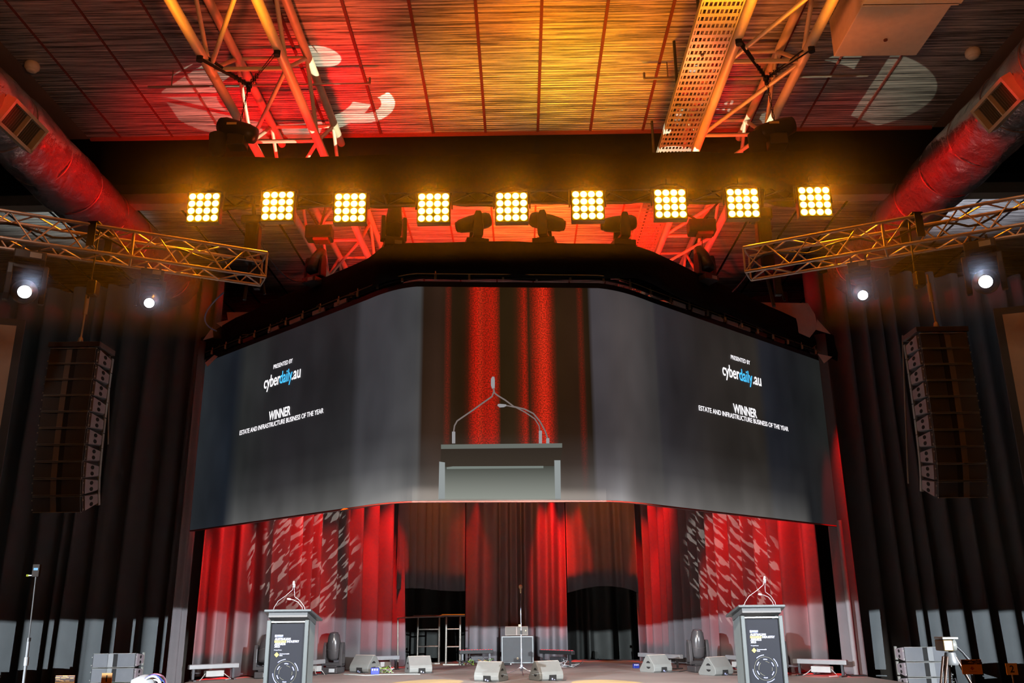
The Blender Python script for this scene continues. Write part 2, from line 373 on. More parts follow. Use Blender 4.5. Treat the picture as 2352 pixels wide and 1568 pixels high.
drape('side_drape', [(-13.6, 21.6), (-10.5, 21.2), (-7.2, 20.6)], .02, 9.75, SIDEC, 'tall black side drape left of the stage behind the hanging speakers', .31, .56, 5, 0, 'black drapes at the hall sides', sharp=.45)
drape('side_drape', [(7.0, 20.6), (10, 21.0), (13.6, 21.4)], .02, 9.75, SIDEC, 'tall black side drape right of the stage behind the hanging speakers', .31, .56, 6, 0, 'black drapes at the hall sides', sharp=.45)
drape('side_drape', [(-7.0, 22.3), (-4.6, 23.4)], 4, 9.7, VALAN, 'black drape filling the gap above the left end of the screen', .08, .5, 7, 0, 'black drapes at the hall sides')
drape('side_drape', [(4.6, 23.2), (7.0, 22.0)], 4, 9.7, VALAN, 'black drape filling the gap above the right end of the screen', .08, .5, 9, 0, 'black drapes at the hall sides')
drape('back_drape', [(-4.5, 26.3), (5, 26.3)], .02, 10, OPENB, 'black backing drape seen through the two dark doorways', .26, .50, 10)

# ------------------------------------------------------------------ LED screen
ZB, ZT = 3.36, 6.82
SPX = [(443, 1217), (520, 1206), (600, 1194), (700, 1180), (780, 1168), (830, 1161), (880, 1154.5), (920, 1151), (949, 1149.5), (1200, 1148), (1390, 1148), (1420, 1149), (1450, 1151.5), (1495, 1157), (1540, 1162), (1580, 1167), (1700, 1181), (1800, 1193.5), (1927, 1208)]
# straight wings, straight centre: clean plan through the measured feet
LE, LC, CL_, CR_, RC, RE = (-6.60, 17.98), (-2.55, 14.2), (-1.66, 13.62), (1.30, 13.80), (2.25, 14.5), (6.48, 18.50)
def bez(p0, c, p1, n=10): return [((1 - t) ** 2 * p0[0] + 2 * t * (1 - t) * c[0] + t * t * p1[0], (1 - t) ** 2 * p0[1] + 2 * t * (1 - t) * c[1] + t * t * p1[1]) for t in [i / n for i in range(n + 1)]]
def lin(a, b, n): return [(a[0] + (b[0] - a[0]) * i / n, a[1] + (b[1] - a[1]) * i / n) for i in range(n + 1)]
plan = lin(LE, LC, 8)[:-1] + bez(LC, (-2.05, 13.68), CL_) [:-1] + lin(CL_, CR_, 4)[:-1] + bez(CR_, (1.72, 13.92), RC)[:-1] + lin(RC, RE, 8)
SL = [0]
for a, b in zip(plan, plan[1:]): SL.append(SL[-1] + math.hypot(b[0] - a[0], b[1] - a[1]))
STOT = SL[-1]
def s_of_px(px):
    best = None
    d = ray(px, 1100)
    for i, (a, b) in enumerate(zip(plan, plan[1:])):
        # intersect vertical plane of segment with ray in plan
        ex, ey = b[0] - a[0], b[1] - a[1]; det = d.x * ey - d.y * ex
        if abs(det) < 1e-9: continue
        t = (a[0] * ey - a[1] * ex) / det; g = ((t * d.x - a[0]) * ex + (t * d.y - a[1]) * ey) / (ex * ex + ey * ey)
        if -.001 <= g <= 1.001 and t > 0: return (SL[i] + g * (SL[i + 1] - SL[i])) / STOT
    return 0 if px < 1000 else 1
def srgb(c): return tuple(((v / 255) / 12.92 if v <= 10 else (((v / 255) + .055) / 1.055) ** 2.4) for v in c)
def screen_material():
    m = bpy.data.materials.new('led_screen_picture'); m.use_nodes = True; nt = m.node_tree; L = nt.links.new
    b = nt.nodes['Principled BSDF']; b.inputs['Base Color'].default_value = (.012, .012, .013, 1); b.inputs['Roughness'].default_value = .55; b.inputs['Specular IOR Level'].default_value = .15
    uv = N(nt, 'ShaderNodeUVMap'); uv.uv_map = 'UVMap'; sp = N(nt, 'ShaderNodeSeparateXYZ'); L(uv.outputs[0], sp.inputs[0])
    def ramp(stops, src, interp_='LINEAR'):
        r = N(nt, 'ShaderNodeValToRGB'); cr = r.color_ramp; cr.interpolation = interp_
        stops = sorted(stops, key=lambda s: s[0])
        cr.elements[0].position = stops[0][0]; cr.elements[0].color = (*srgb(stops[0][1]), 1)
        cr.elements[1].position = stops[-1][0]; cr.elements[1].color = (*srgb(stops[-1][1]), 1)
        for p, c in stops[1:-1]: e = cr.elements.new(p); e.color = (*srgb(c), 1)
        L(src, r.inputs[0]); return r.outputs[0]
    P = s_of_px
    hz = ramp([(0, (40, 44, 48)), (P(520), (28, 34, 42)), (P(545), (44, 46, 46)), (P(640), (38, 37, 40)), (P(800), (40, 40, 42)), (P(818), (60, 60, 64)), (P(880), (66, 66, 70)), (P(950), (72, 72, 74)), (P(957), (74, 74, 74)),
               (P(961), (44, 30, 20)), (P(1000), (56, 38, 28)), (P(1040), (42, 28, 14)), (P(1140), (40, 28, 12)), (P(1240), (46, 30, 14)), (P(1340), (46, 28, 16)), (P(1364), (34, 24, 12)),
               (P(1369), (70, 66, 70)), (P(1440), (76, 70, 70)), (P(1520), (60, 58, 58)), (P(1528), (48, 46, 50)), (P(1640), (42, 38, 36)), (P(1760), (46, 42, 38)), (P(1775), (34, 36, 42)), (P(1800), (30, 32, 38)), (1, (34, 36, 34))], sp.outputs[0])
    vt = ramp([(0, (150, 150, 147)), (.06, (124, 124, 122)), (.16, (70, 70, 70)), (.3, (20, 20, 20)), (.45, (0, 0, 0)), (1, (0, 0, 0))], sp.outputs[1])  # brighter foot: LED glare put into the picture's emission
    hb = ramp([(0, (20, 20, 24)), (P(520), (10, 10, 14)), (P(545), (140, 140, 142)), (P(800), (170, 170, 168)), (P(890), (230, 230, 230)), (P(915), (255, 255, 255)), (P(940), (190, 190, 190)), (P(1000), (190, 186, 180)), (P(1340), (185, 180, 178)),
               (P(1390), (200, 196, 200)), (P(1425), (250, 248, 255)), (P(1460), (190, 186, 186)), (P(1840), (150, 148, 146)), (P(1856), (20, 22, 26)), (1, (12, 14, 16))], sp.outputs[0])
    mu = N(nt, 'ShaderNodeMix', data_type='RGBA', blend_type='MULTIPLY'); mu.inputs[0].default_value = 1; L(vt, mu.inputs[6]); L(hb, mu.inputs[7])
    ad = N(nt, 'ShaderNodeMix', data_type='RGBA', blend_type='ADD'); ad.inputs[0].default_value = 1; L(hz, ad.inputs[6]); L(mu.outputs[2], ad.inputs[7])
    # soft clouds in the picture
    no = N(nt, 'ShaderNodeTexNoise'); mp = N(nt, 'ShaderNodeMapping'); mp.inputs['Scale'].default_value = (14, 1.6, 1); L(uv.outputs[0], mp.inputs[0]); L(mp.outputs[0], no.inputs['Vector']); no.inputs['Scale'].default_value = 1.2
    nr = N(nt, 'ShaderNodeMapRange'); nr.inputs[1].default_value = .3; nr.inputs[2].default_value = .7; nr.inputs[3].default_value = .72; nr.inputs[4].default_value = 1.25; L(no.outputs['Fac'], nr.inputs[0])
    m2 = N(nt, 'ShaderNodeMix', data_type='RGBA', blend_type='MULTIPLY'); m2.inputs[0].default_value = 1; L(ad.outputs[2], m2.inputs[6]); L(nr.outputs[0], m2.inputs[7])
    # red curtain columns of the live picture, speckled
    rc = ramp([(0, (0, 0, 0)), (P(1018), (0, 0, 0)), (P(1027), (110, 0, 0)), (P(1032), (0, 0, 0)), (P(1062), (0, 0, 0)), (P(1075), (70, 0, 0)), (P(1096), (225, 8, 4)), (P(1100), (255, 60, 30)), (P(1104), (180, 4, 2)), (P(1136), (200, 4, 2)), (P(1140), (235, 12, 6)), (P(1143), (0, 0, 0)),
               (P(1188), (0, 0, 0)), (P(1205), (130, 0, 0)), (P(1214), (215, 8, 4)), (P(1217), (0, 0, 0)), (P(1222), (0, 0, 0)), (P(1236), (170, 4, 2)), (P(1254), (245, 40, 18)), (P(1262), (235, 24, 10)), (P(1273), (120, 0, 0)), (P(1284), (0, 0, 0)), (P(1338), (0, 0, 0)), (P(1347), (110, 0, 0)), (P(1352), (0, 0, 0)), (1, (0, 0, 0))], sp.outputs[0])
    n3 = N(nt, 'ShaderNodeTexNoise'); mp3 = N(nt, 'ShaderNodeMapping'); mp3.inputs['Scale'].default_value = (1500, 330, 1); L(uv.outputs[0], mp3.inputs[0]); L(mp3.outputs[0], n3.inputs['Vector']); n3.inputs['Scale'].default_value = .5; n3.inputs['Detail'].default_value = 3
    r3 = N(nt, 'ShaderNodeMapRange'); r3.inputs[1].default_value = .42; r3.inputs[2].default_value = .60; r3.inputs[3].default_value = .35; r3.inputs[4].default_value = 1.15; L(n3.outputs['Fac'], r3.inputs[0])
    fv = N(nt, 'ShaderNodeMapRange'); fv.inputs[1].default_value = .0; fv.inputs[2].default_value = .3; L(sp.outputs[1], fv.inputs[0])
    mm = N(nt, 'ShaderNodeMath', operation='MULTIPLY'); L(r3.outputs[0], mm.inputs[0]); L(fv.outputs[0], mm.inputs[1])
    m4 = N(nt, 'ShaderNodeMix', data_type='RGBA', blend_type='MULTIPLY'); m4.inputs[0].default_value = 1; L(rc, m4.inputs[6]); L(mm.outputs[0], m4.inputs[7])
    a5 = N(nt, 'ShaderNodeMix', data_type='RGBA', blend_type='ADD'); a5.inputs[0].default_value = 1; L(m2.outputs[2], a5.inputs[6]); L(m4.outputs[2], a5.inputs[7])
    L(a5.outputs[2], b.inputs['Emission Color']); b.inputs['Emission Strength'].default_value = .82
    m.cycles.emission_sampling = 'NONE'
    return m
scr = thing('led_screen', 'huge curved video wall with award captions on both wings and a pictured lectern', 'screen', (0, 14, 0))
def ribbon(name, pl, z0, z1, m, parent, th, nz=1, uvs=True):
    vs = []; n = len(pl)
    nr = []
    for i in range(n):
        a = pl[max(0, i - 1)]; b = pl[min(n - 1, i + 1)]; dx, dy = b[0] - a[0], b[1] - a[1]; l = math.hypot(dx, dy); nr.append((-dy / l, dx / l))
    for z in (z0, z1):
        for (x, y) in pl: vs.append((x, y, z))
    for z in (z0, z1):
        for (x, y), (nx, ny) in zip(pl, nr): vs.append((x + nx * th, y + ny * th, z))
    fs = [(i, i + 1, n + i + 1, n + i) for i in range(n - 1)]; nf = len(fs)
    B = 2 * n
    fs += [(B + i + 1, B + i, B + n + i, B + n + i + 1) for i in range(n - 1)] + [(n + i, n + i + 1, B + n + i + 1, B + n + i) for i in range(n - 1)] + [(i + 1, i, B + i, B + i + 1) for i in range(n - 1)]
    fs += [(0, n, B + n, B), (n - 1, B + n - 1, B + 2 * n - 1, 2 * n - 1)]
    mb = MB(); mb.add(vs, fs); mb.mi = [0] * nf + [1] * (len(fs) - nf)
    o = mb.build(name, m, parent, True)
    if uvs:
        L = [0]
        for a, b in zip(pl, pl[1:]): L.append(L[-1] + math.hypot(b[0] - a[0], b[1] - a[1]))
        uvl = o.data.uv_layers.new(name='UVMap')
        for poly in o.data.polygons:
            for li in poly.loop_indices:
                vi = o.data.loops[li].vertex_index % B; uvl.data[li].uv = (L[vi % n] / L[-1], 1 if vi >= n else 0)
    return o
ribbon('display_surface', plan, ZB, ZT, [screen_material(), BLACKP], scr, .09)
ribbon('bottom_edge', plan, ZB - .022, ZB - .002, [mat('red_bottom_trim', (.28, .03, .02), .5), BLACKP], scr, .07, uvs=False)
ribbon('top_header', plan, ZT + .002, ZT + .09, [BLACKP, BLACKP], scr, .12, uvs=False)
# captions on the wings
TXW = emat('caption_white', (1, .96, 1), 1.25, False); TXB = emat('caption_blue', (.07, .52, .95), 1.2, False)
def wing_point(a, b, px, py, off=.012):
    ex, ey = b[0] - a[0], b[1] - a[1]; d = ray(px, py); det = d.x * ey - d.y * ex; t = (a[0] * ey - a[1] * ex) / det
    p = CAM + d * t; n = Vector((ey, -ex, 0)).normalized(); return p + n * off
def caption(a, b, txt, pl, pr, m, bold=.02, depth=.001, aspect=None):
    """text whose baseline runs between two points seen on the wing"""
    A = wing_point(a, b, *pl); B = wing_point(a, b, *pr); ex = Vector((b[0] - a[0], b[1] - a[1], 0)).normalized()
    w = (B - A).dot(ex); z = (A.z + B.z) / 2; nrm = ex.cross(V(0, 0, 1)); o = Vector((A.x, A.y, z)) - V(0, 14, 0)
    mtx = Matrix((ex, V(0, 0, 1), nrm)).transposed().to_4x4(); mtx.translation = o
    return text_mesh('caption', txt, aspect, m, scr, mtx, bold, 'LEFT', w, depth)
# left wing
caption(LE, LC, 'PRESENTED BY', (629, 849), (673, 831), TXW, .0005, aspect=.115)
caption(LE, LC, 'cyber', (607, 893), (644, 881), TXW, .004, aspect=.33)
caption(LE, LC, 'daily', (643, 882), (672, 871), TXB, .004, aspect=.33)
caption(LE, LC, '.au', (671, 873), (691, 865), TXW, .004, aspect=.33)
caption(LE, LC, 'WINNER', (618, 968), (668, 950), TXW, .005, aspect=.24)
caption(LE, LC, 'ESTATE AND INFRASTRUCTURE BUSINESS OF THE YEAR', (551, 1003), (744, 944), TXW, .001, aspect=.125)
caption(RC, RE, 'PRESENTED BY', (1678, 824), (1722, 838), TXW, .0005, aspect=.115)
caption(RC, RE, 'cyber', (1659, 861), (1698, 872), TXW, .004, aspect=.33)
caption(RC, RE, 'daily', (1698, 873), (1728, 881), TXB, .004, aspect=.33)
caption(RC, RE, '.au', (1729, 881), (1748, 887), TXW, .004, aspect=.33)
caption(RC, RE, 'WINNER', (1684, 946), (1738, 961), TXW, .005, aspect=.24)
caption(RC, RE, 'ESTATE AND INFRASTRUCTURE BUSINESS OF THE YEAR', (1604, 940), (1810, 992), TXW, .001, aspect=.125)
# live picture of a lectern in the middle of the screen
def cp(px, py, off=.008): return wing_point(CL_, CR_, px, py, off)
def cpoly(name, pts, m, off):
    mb = MB(); fr = [cp(x, y, off) for x, y in pts]; bk_ = [cp(x, y, off - .004) for x, y in pts]; n = len(pts)
    mb.add(fr + bk_, [tuple(range(n)), tuple(range(2 * n - 1, n - 1, -1))] + [(i, n + i, n + (i + 1) % n, (i + 1) % n) for i in range(n)])
    return mb.build(name, m, scr, True)
def ematg(name, c0, c1, z0, z1):
    m = emat(name, srgb(c0), 1, False); nt = m.node_tree; e = [n for n in nt.nodes if n.type == 'EMISSION'][0]
    g = N(nt, 'ShaderNodeNewGeometry'); s = N(nt, 'ShaderNodeSeparateXYZ'); nt.links.new(g.outputs['Position'], s.inputs[0])
    mr = N(nt, 'ShaderNodeMapRange'); mr.inputs[1].default_value = z0; mr.inputs[2].default_value = z1; nt.links.new(s.outputs[2], mr.inputs[0])
    mx = N(nt, 'ShaderNodeMix', data_type='RGBA'); mx.inputs[6].default_value = (*srgb(c0), 1); mx.inputs[7].default_value = (*srgb(c1), 1); nt.links.new(mr.outputs[0], mx.inputs[0]); nt.links.new(mx.outputs[2], e.inputs[0]); return m
cpoly('pictured_lectern_front', [(1022, 1070), (1275, 1068), (1276, 1146), (1020, 1146)], ematg('pictured_grey_panel', (146, 150, 142), (70, 72, 66), ZB, ZB + .52), .006)
cpoly('pictured_lectern_top', [(1013, 1022), (1291, 1018), (1291, 1032), (1287, 1070), (1012, 1072)], ematg('pictured_dark_top', (60, 52, 44), (46, 38, 32), ZB + .5, ZB + .9), .010)
cpoly('pictured_lectern_edge', [(1013, 1021), (1291, 1018), (1291, 1028), (1013, 1031)], emat('pictured_edge', srgb((104, 108, 102)), 1, False), .014)
cpoly('pictured_lectern_lip', [(1026, 1073), (1040, 1071), (1248, 1070), (1248, 1075), (1026, 1077)], emat('pictured_lip', srgb((120, 128, 122)), 1, False), .014)
cpoly('pictured_lectern_post', [(1009, 1060), (1022, 1062), (1022, 1146), (1007, 1146)], emat('pictured_post', srgb((146, 152, 152)), 1, False), .014)
cpoly('pictured_lectern_post', [(1273, 1057), (1287, 1057), (1288, 1146), (1275, 1146)], emat('pictured_post', srgb((146, 152, 152)), 1, False), .014)
def cpath(name, pts, r, m):
    MB().path([cp(x, y, .02) for x, y in pts], r, 6).build(name, m, scr, True)
pm = emat('pictured_microphone', srgb((150, 148, 150)), 1, False); pm2 = emat('pictured_microphone_dark', srgb((120, 108, 104)), 1, False)
cpath('pictured_microphone_stem', [(1042, 992), (1044, 978), (1050, 967), (1060, 960), (1085, 943), (1110, 925), (1130, 911), (1134, 900), (1133, 890)], .012, pm2)
cpath('pictured_microphone_stem', [(1258, 1008), (1252, 990), (1240, 968), (1225, 950), (1205, 940), (1180, 934), (1160, 919), (1142, 908), (1136, 903), (1133, 890)], .012, pm2)
cpath('pictured_microphone_stem', [(1240, 992), (1238, 978), (1228, 962), (1206, 947), (1185, 936), (1165, 932), (1150, 932)], .010, pm2)
cpath('pictured_microphone_head', [(1133, 892), (1132, 885), (1132, 872), (1133, 866)], [.025, .035, .035, .02], pm)
cpath('pictured_microphone_head', [(1143, 930), (1148, 932), (1157, 932), (1163, 931)], [.015, .03, .025, .012], pm)
for p in ((1042, 1018, 992), (1241, 1018, 990), (1258, 1018, 1007)): cpath('pictured_microphone_socket', [(p[0], p[1]), (p[0], p[2])], .028, pm)
# ------------------------------------------------------------------ roof: ducts, trusses, tray
def duct(name, x, z, r, label, vent_px, seed):
    rnd = random.Random(seed); t = thing(name, label, 'air duct', (x, 13, z)); mb = MB(); n = 40; ys = [3 + i * .12 for i in range(143)]; vs = []
    straps = [3.4 + 1.15 * i for i in range(15)]
    k1 = [rnd.uniform(0, 6) for _ in range(6)]
    for y in ys:
        near = min(abs(y - s) for s in straps); pinch = .035 * math.exp(-(near / .09) ** 2)
        for i in range(n):
            a = 2 * math.pi * i / n
            dr = .02 * math.sin(3 * a + y * 1.3 + k1[0]) + .015 * math.sin(5 * a - y * 2.1 + k1[1]) + .010 * math.sin(9 * a + y * 5 + k1[2]) * (rnd.random() * .6 + .6) + rnd.uniform(-.004, .004)
            rr = r + dr - pinch; vs.append((x + rr * math.cos(a), y, z + rr * math.sin(a)))
    mb.add(vs, [(i * n + k, i * n + (k + 1) % n, (i + 1) * n + (k + 1) % n, (i + 1) * n + k) for i in range(len(ys) - 1) for k in range(n)], True)
    mb.build('duct_sleeve', DUCT, t, True)
    for s in straps:
        b = MB(); pts = [(x + (r - .015) * math.cos(2 * math.pi * i / 32), s, z + (r - .015) * math.sin(2 * math.pi * i / 32)) for i in range(33)]
        b.path(pts, .012, 5).build('strap', mat('dull_strap', (.35, .25, .22), .4, .7), t, True)
    # side outlet with its grille
    d = ray(*vent_px); sgn = 1 if x < 0 else -1
    xt = x + sgn * r * .9; p = CAM + d * (xt / d.x)
    nrm = V(sgn * .86, 0, -.5).normalized(); up = nrm.cross(V(0, 1, 0)).normalized(); ya = V(0, 1, 0)
    M = Matrix((ya, up, nrm)).transposed()
    c = V(x, p.y, z) + nrm * (r + .05)
    b = MB()
    for (u, v, w, h) in ((0, .21, .95, .05), (0, -.21, .95, .05), (-.45, 0, .05, .42), (.45, 0, .05, .42), (0, 0, .025, .4)): b.box(c + M @ V(u, v, 0), (w, h, .18), M)
    b.build('outlet_frame', mat('cream_grille_frame', (.5, .40, .26), .5), t, True)
    b = MB(); b.box(c + M @ V(0, 0, -.04), (.9, .40, .02), M)
    for i in range(18): b.box(c + M @ V(-.42 + i * .05, 0, 0), (.006, .38, .04), M)
    b.build('outlet_grille', mat('olive_grille', (.12, .11, .08), .6), t, True)
duct('foil_duct', -8.25, 9.35, .56, 'long crumpled foil air duct under the ceiling along the left side, red light on it', (42, 285), 1)
duct('foil_duct', 7.95, 9.45, .56, 'long crumpled foil air duct under the ceiling along the right side, red light on it', (2300, 245), 2)

def roof_truss(label, xa, xb, z0, z1, y0, y1, node0, pitch_):
    t = thing('roof_truss', label, 'truss', ((xa + xb) / 2, 12, z0)); r = .075
    for x, z, rr in ((xa, z0, r), (xb, z0, r), (xa + .03, z1, r * .95), (xb + .03, z1, r * .95)):
        MB().tube((x, y0, z), (x, y1, z), rr, 12).build('chord', STEEL, t, True)
    y = node0
    while y - pitch_ > y0: y -= pitch_
    i = 0
    while y < y1:
        yn = y + pitch_
        for a, b in (((xa, y, z0), (xb, y, z0)), ((xb, y, z0), (xa, yn, z0)), ((xa, y, z0), (xa, y + pitch_ / 2, z1)), ((xa, y + pitch_ / 2, z1), (xa, yn, z0)), ((xb, y, z0), (xb, y + pitch_ / 2, z1)), ((xb, y + pitch_ / 2, z1), (xb, yn, z0)), ((xa, y + pitch_ / 2, z1), (xb, y + pitch_ / 2, z1))):
            if max(a[1], b[1]) < y1: MB().tube(a, b, .035, 8).build('brace', STEEL, t, True)
        y = yn; i += 1
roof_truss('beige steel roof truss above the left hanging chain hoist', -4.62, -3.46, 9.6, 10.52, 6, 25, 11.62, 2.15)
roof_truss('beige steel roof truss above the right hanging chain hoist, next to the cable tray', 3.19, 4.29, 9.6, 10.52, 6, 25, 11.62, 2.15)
# ladder cable tray
tr = thing('cable_tray', 'perforated metal cable tray running under the ceiling beside the right roof truss', 'cable tray', (2.9, 12, 9.55))
for x in (2.50, 3.06): MB().box((x, 15, 9.55), (.02, 19, .10)).build('side_rail', mat('galvanised_tray', (.42, .38, .34), .4, .7), tr, True)
b = MB(); rn = MB()
y = 5.6; k = 0
while y < 24.4:
    b.box((2.78, y, 9.52), (.56, .07, .012)); k += 1; y += .155
    for j in range(9): rn.box((2.54 + j * .06, y - .0775, 9.52), (.022, .09, .008))
b.build('rungs', mat('galvanised_tray', (.42, .38, .34), .4, .7), tr, True)['kind'] = 'stuff'
rn.build('perforated_strips', mat('galvanised_tray', (.42, .38, .34), .4, .7), tr, True)['kind'] = 'stuff'
MB().path([(2.64, 6, 9.6), (2.6, 12, 9.61), (2.68, 18, 9.6), (2.6, 24, 9.6)], .03, 6).build('cable', CABLE, tr, True)
for px, py0, py1, lab in ((1548, 95, 225, 'hanger rod left of the cable tray, the higher one'), (1497, 278, 348, 'hanger rod left of the cable tray, just above the black border'), (1600, -30, 60, 'hanger rod at the top edge beside the cable tray')):
    p = PZ(px, py0, CZ); MB().tube((p.x, p.y, CZ), (p.x, p.y, 9.5), .025).build('hanger_rod', mat('dark_green_rod', (.08, .08, .05), .5), tag(thing('tray_hanger', 'thin dark ' + lab, 'rod', (p.x, p.y, 9.5), 0, 'hanger rods'), None), True)
for (a, b2), lab in ((((340, 200), (848, 189)), 'thin grey pipe crossing behind the left roof truss'), (((1480, 181), (1992, 176)), 'thin grey pipe crossing behind the right roof truss')):
    A, B = PZ(*a, 10.38), PZ(*b2, 10.38); B.y = A.y; m = MB().tube(A, B, .022)
    e = B if a[0] < 1000 else A; m.tube(e, e + V(0, 0, .12), .02); m.tube(A + V(.4, 0, 0), A + V(.4, 0, .32), .01)
    tag(m.build('ceiling_pipe', mat('grey_pipe', (.28, .22, .18), .5, .3)), lab, 'pipe', 'ceiling pipes')
# air handling box
ac = thing('air_handling_box', 'large cream sheet metal box hanging under the ceiling at the top right', 'air conditioner', (5.6, 10.6, 10.0))
P0, P1 = PZ(1915, 130, 10.0), PZ(2103, 130, 10.0)
MB().box(((P0.x + P1.x) / 2, P0.y - .65, 10.33), (P1.x - P0.x, 1.3, .66)).build('casing', CREAM, ac, True, .01)
MB().box(((P0.x + P1.x) / 2 + .02, P0.y - 2.4, 10.30), (P1.x - P0.x + .12, 2.2, .72)).build('rear_casing', CREAM, ac, True, .01)
MB().box(((P0.x + P1.x) / 2, P0.y - 1.3, 9.965), (P1.x - P0.x + .1, .05, .05)).build('flange', CREAM, ac, True)
b = MB(); b.lathe([(.03, 0), (.03, .02)], Matrix.Translation(PZ(2034, 92, 9.99) - V(0, 0, .01)), 10); b.build('bolt', mat('rust_bolt', (.15, .05, .02), .6), ac, True)
for px, py, lab in ((73, 157, 'round white smoke detector near the left foil duct'), (2235, 126, 'round white smoke detector near the right foil duct')):
    p = PZ(px, py, CZ - .1); t = thing('smoke_detector', lab, 'smoke detector', p)
    MB().lathe([(.10, .10), (.12, .07), (.12, .0), (.09, -.03)], None, 24).build('base', WHITEP if False else CREAM, t)
    MB().lathe([(.088, -.031), (.08, -.055), (.03, -.062)], None, 24).build('sensor_cap', CREAM, t)

# ------------------------------------------------------------------ box trusses
def box_truss(name, label, A, B, s, r, br, pitch_, m, group=None, roll=0, tower=None):
    A, B = Vector(A), Vector(B); t = thing(name, label, 'truss', (A + B) / 2, 0, group)
    ex = (B - A).normalized(); ey = V(0, 0, 1).cross(ex).normalized(); ez = ex.cross(ey); L_ = (B - A).length
    q = Matrix.Rotation(roll, 3, ex); ey = q @ ey; ez = q @ ez
    P = lambda x, y, z: A + ex * x + ey * y * s + ez * z * s
    cs = [(-.5, .5), (.5, .5), (.5, -.5), (-.5, -.5)]
    for y, z in cs: MB().tube(P(0, y, z), P(L_, y, z), r, 8).build('chord', m, t, True)
    n = max(1, round(L_ / pitch_)); st_ = L_ / n
    for i in range(n):
        x0, x1, xm = i * st_, (i + 1) * st_, (i + .5) * st_
        for k in range(4):
            a, b = cs[k], cs[(k + 1) % 4]
            MB().tube(P(x0, *a), P(xm, *b), br, 6).tube(P(xm, *b), P(x1, *a), br, 6).build('brace', m, t, True)
            if i % 3 == 0 or i == n - 1: MB().tube(P(x0 if i % 3 == 0 else L_, *a), P(x0 if i % 3 == 0 else L_, *b), br * 1.4, 6).build('end_frame', m, t, True)
    return t
# left and right side trusses
sideL = (PZ(-40, 520, 6.38), PZ(606, 618, 6.38)); sideR = (PZ(1716, 606, 6.38), PZ(2392, 488, 6.38))
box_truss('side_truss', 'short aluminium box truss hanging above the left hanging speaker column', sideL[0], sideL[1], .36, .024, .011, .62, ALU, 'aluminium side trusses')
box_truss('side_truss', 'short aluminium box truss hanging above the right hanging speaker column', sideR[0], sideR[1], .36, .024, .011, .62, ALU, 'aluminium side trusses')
# front truss carrying the blinders
FY = 11.8
zt = PY(1170, 362, FY).z; zb = PY(1170, 466, FY).z
xl, xr = PY(446, 400, FY).x, PY(1896, 400, FY).x
sF = .42; zb = PY(1170, 466, FY + .1 + sF).z; zt_truss = zb + sF
ftr = box_truss('front_truss', 'black lighting truss behind the row of amber lights, top wrapped in black cloth', (xl, FY + sF / 2 + .1, (zt_truss + zb) / 2), (xr, FY + sF / 2 + .1, (zt_truss + zb) / 2), sF, .028, .014, .9, BLACKM)
# black border over the truss: front, top, back faces and sagging lower edge
def border(name, pts_top, drop, thick, m, label, sag=.03, seed=1, wave=.9, ztopv=None):
    rnd = random.Random(seed); mb = MB(); n = 70; L = [0]
    for a, b in zip(pts_top, pts_top[1:]): L.append(L[-1] + (Vector(b) - Vector(a)).length)
    P = []
    for i in range(n + 1):
        s = L[-1] * i / n; k = 0
        while k < len(L) - 2 and L[k + 1] < s: k += 1
        g = (s - L[k]) / (L[k + 1] - L[k]); P.append(Vector(pts_top[k]).lerp(Vector(pts_top[k + 1]), g))
    rings = []; w = [rnd.uniform(0, 6) for _ in range(4)]
    for i, p in enumerate(P):
        a = P[max(0, i - 1)]; b = P[min(n, i + 1)]; d = (b - a); d.z = 0; d.normalize(); nn = V(d.y, -d.x, 0)  # toward audience
        dz = .5 * sag * (math.sin(i * .9 + w[0]) * .5 + math.sin(i * .37 + w[1])); dr = drop(i / n) + sag * (math.sin(i * .55 + w[2]) + .6 * math.sin(i * 1.3 + w[3]))
        o1 = .012 * math.sin(i * 1.7 + w[3]); 
        prof = [(p - nn * thick + V(0, 0, -dr * .75)), (p - nn * thick + V(0, 0, dz * .3)), (p + V(0, 0, dz)), (p + nn * (.015 + o1) + V(0, 0, -dr * .35)), (p + nn * (.03 - o1) + V(0, 0, -dr * .7)), (p + nn * (.02 + o1) + V(0, 0, -dr))]
        rings.append(prof)
    k = len(rings[0]); vs = [q for r_ in rings for q in r_]
    mb.add(vs, [(i * k + j, (i + 1) * k + j, (i + 1) * k + j + 1, i * k + j + 1) for i in range(n) for j in range(k - 1)], True)
    o = mb.build(name, m); md = o.modifiers.new('cloth_thickness', 'SOLIDIFY'); md.thickness = .012; md.offset = 0
    return tag(o, label, 'drape', 'black borders over the trusses')
border('truss_border', [(xl, FY - .0, zt + .06), (xr, FY - .0, PY(1890, 352, FY).z + .03)], lambda t: (.60 if .06 < t < .93 else .66), sF + .35, VALAN, 'long straight black border cloth above the row of amber lights', .03, 4)
# screen truss wrapped in black
def bz(px, py, z=7.6): p = PZ(px, py, z); return (p.x, p.y, z)
tops = [bz(462, 777), bz(540, 730), bz(650, 681), bz(760, 632), bz(850, 590), bz(880, 566), bz(925, 559), bz(1180, 556), bz(1450, 561), bz(1495, 575), bz(1590, 624), bz(1740, 690), bz(1830, 733), bz(1915, 771)]
border('truss_border', tops, lambda t: .62 if .25 < t < .75 else .56, .5, VALAN, 'black border cloth wrapped around the bent truss right above the video wall', .02, 9)
mid = [(Vector(a) + V(0, .28, -.27)) for a in tops]
stt = thing('screen_truss', 'bent black truss under the border cloth that carries the video wall', 'truss', (0, 14, 7.3))
for off in ((.12, -.25), (.40, -.25), (.12, .1), (.40, .1)):
    MB().path([Vector(a) + V(0, off[0], off[1] - .12) for a in tops], .022, 6).build('chord', BLACKM, stt, True)
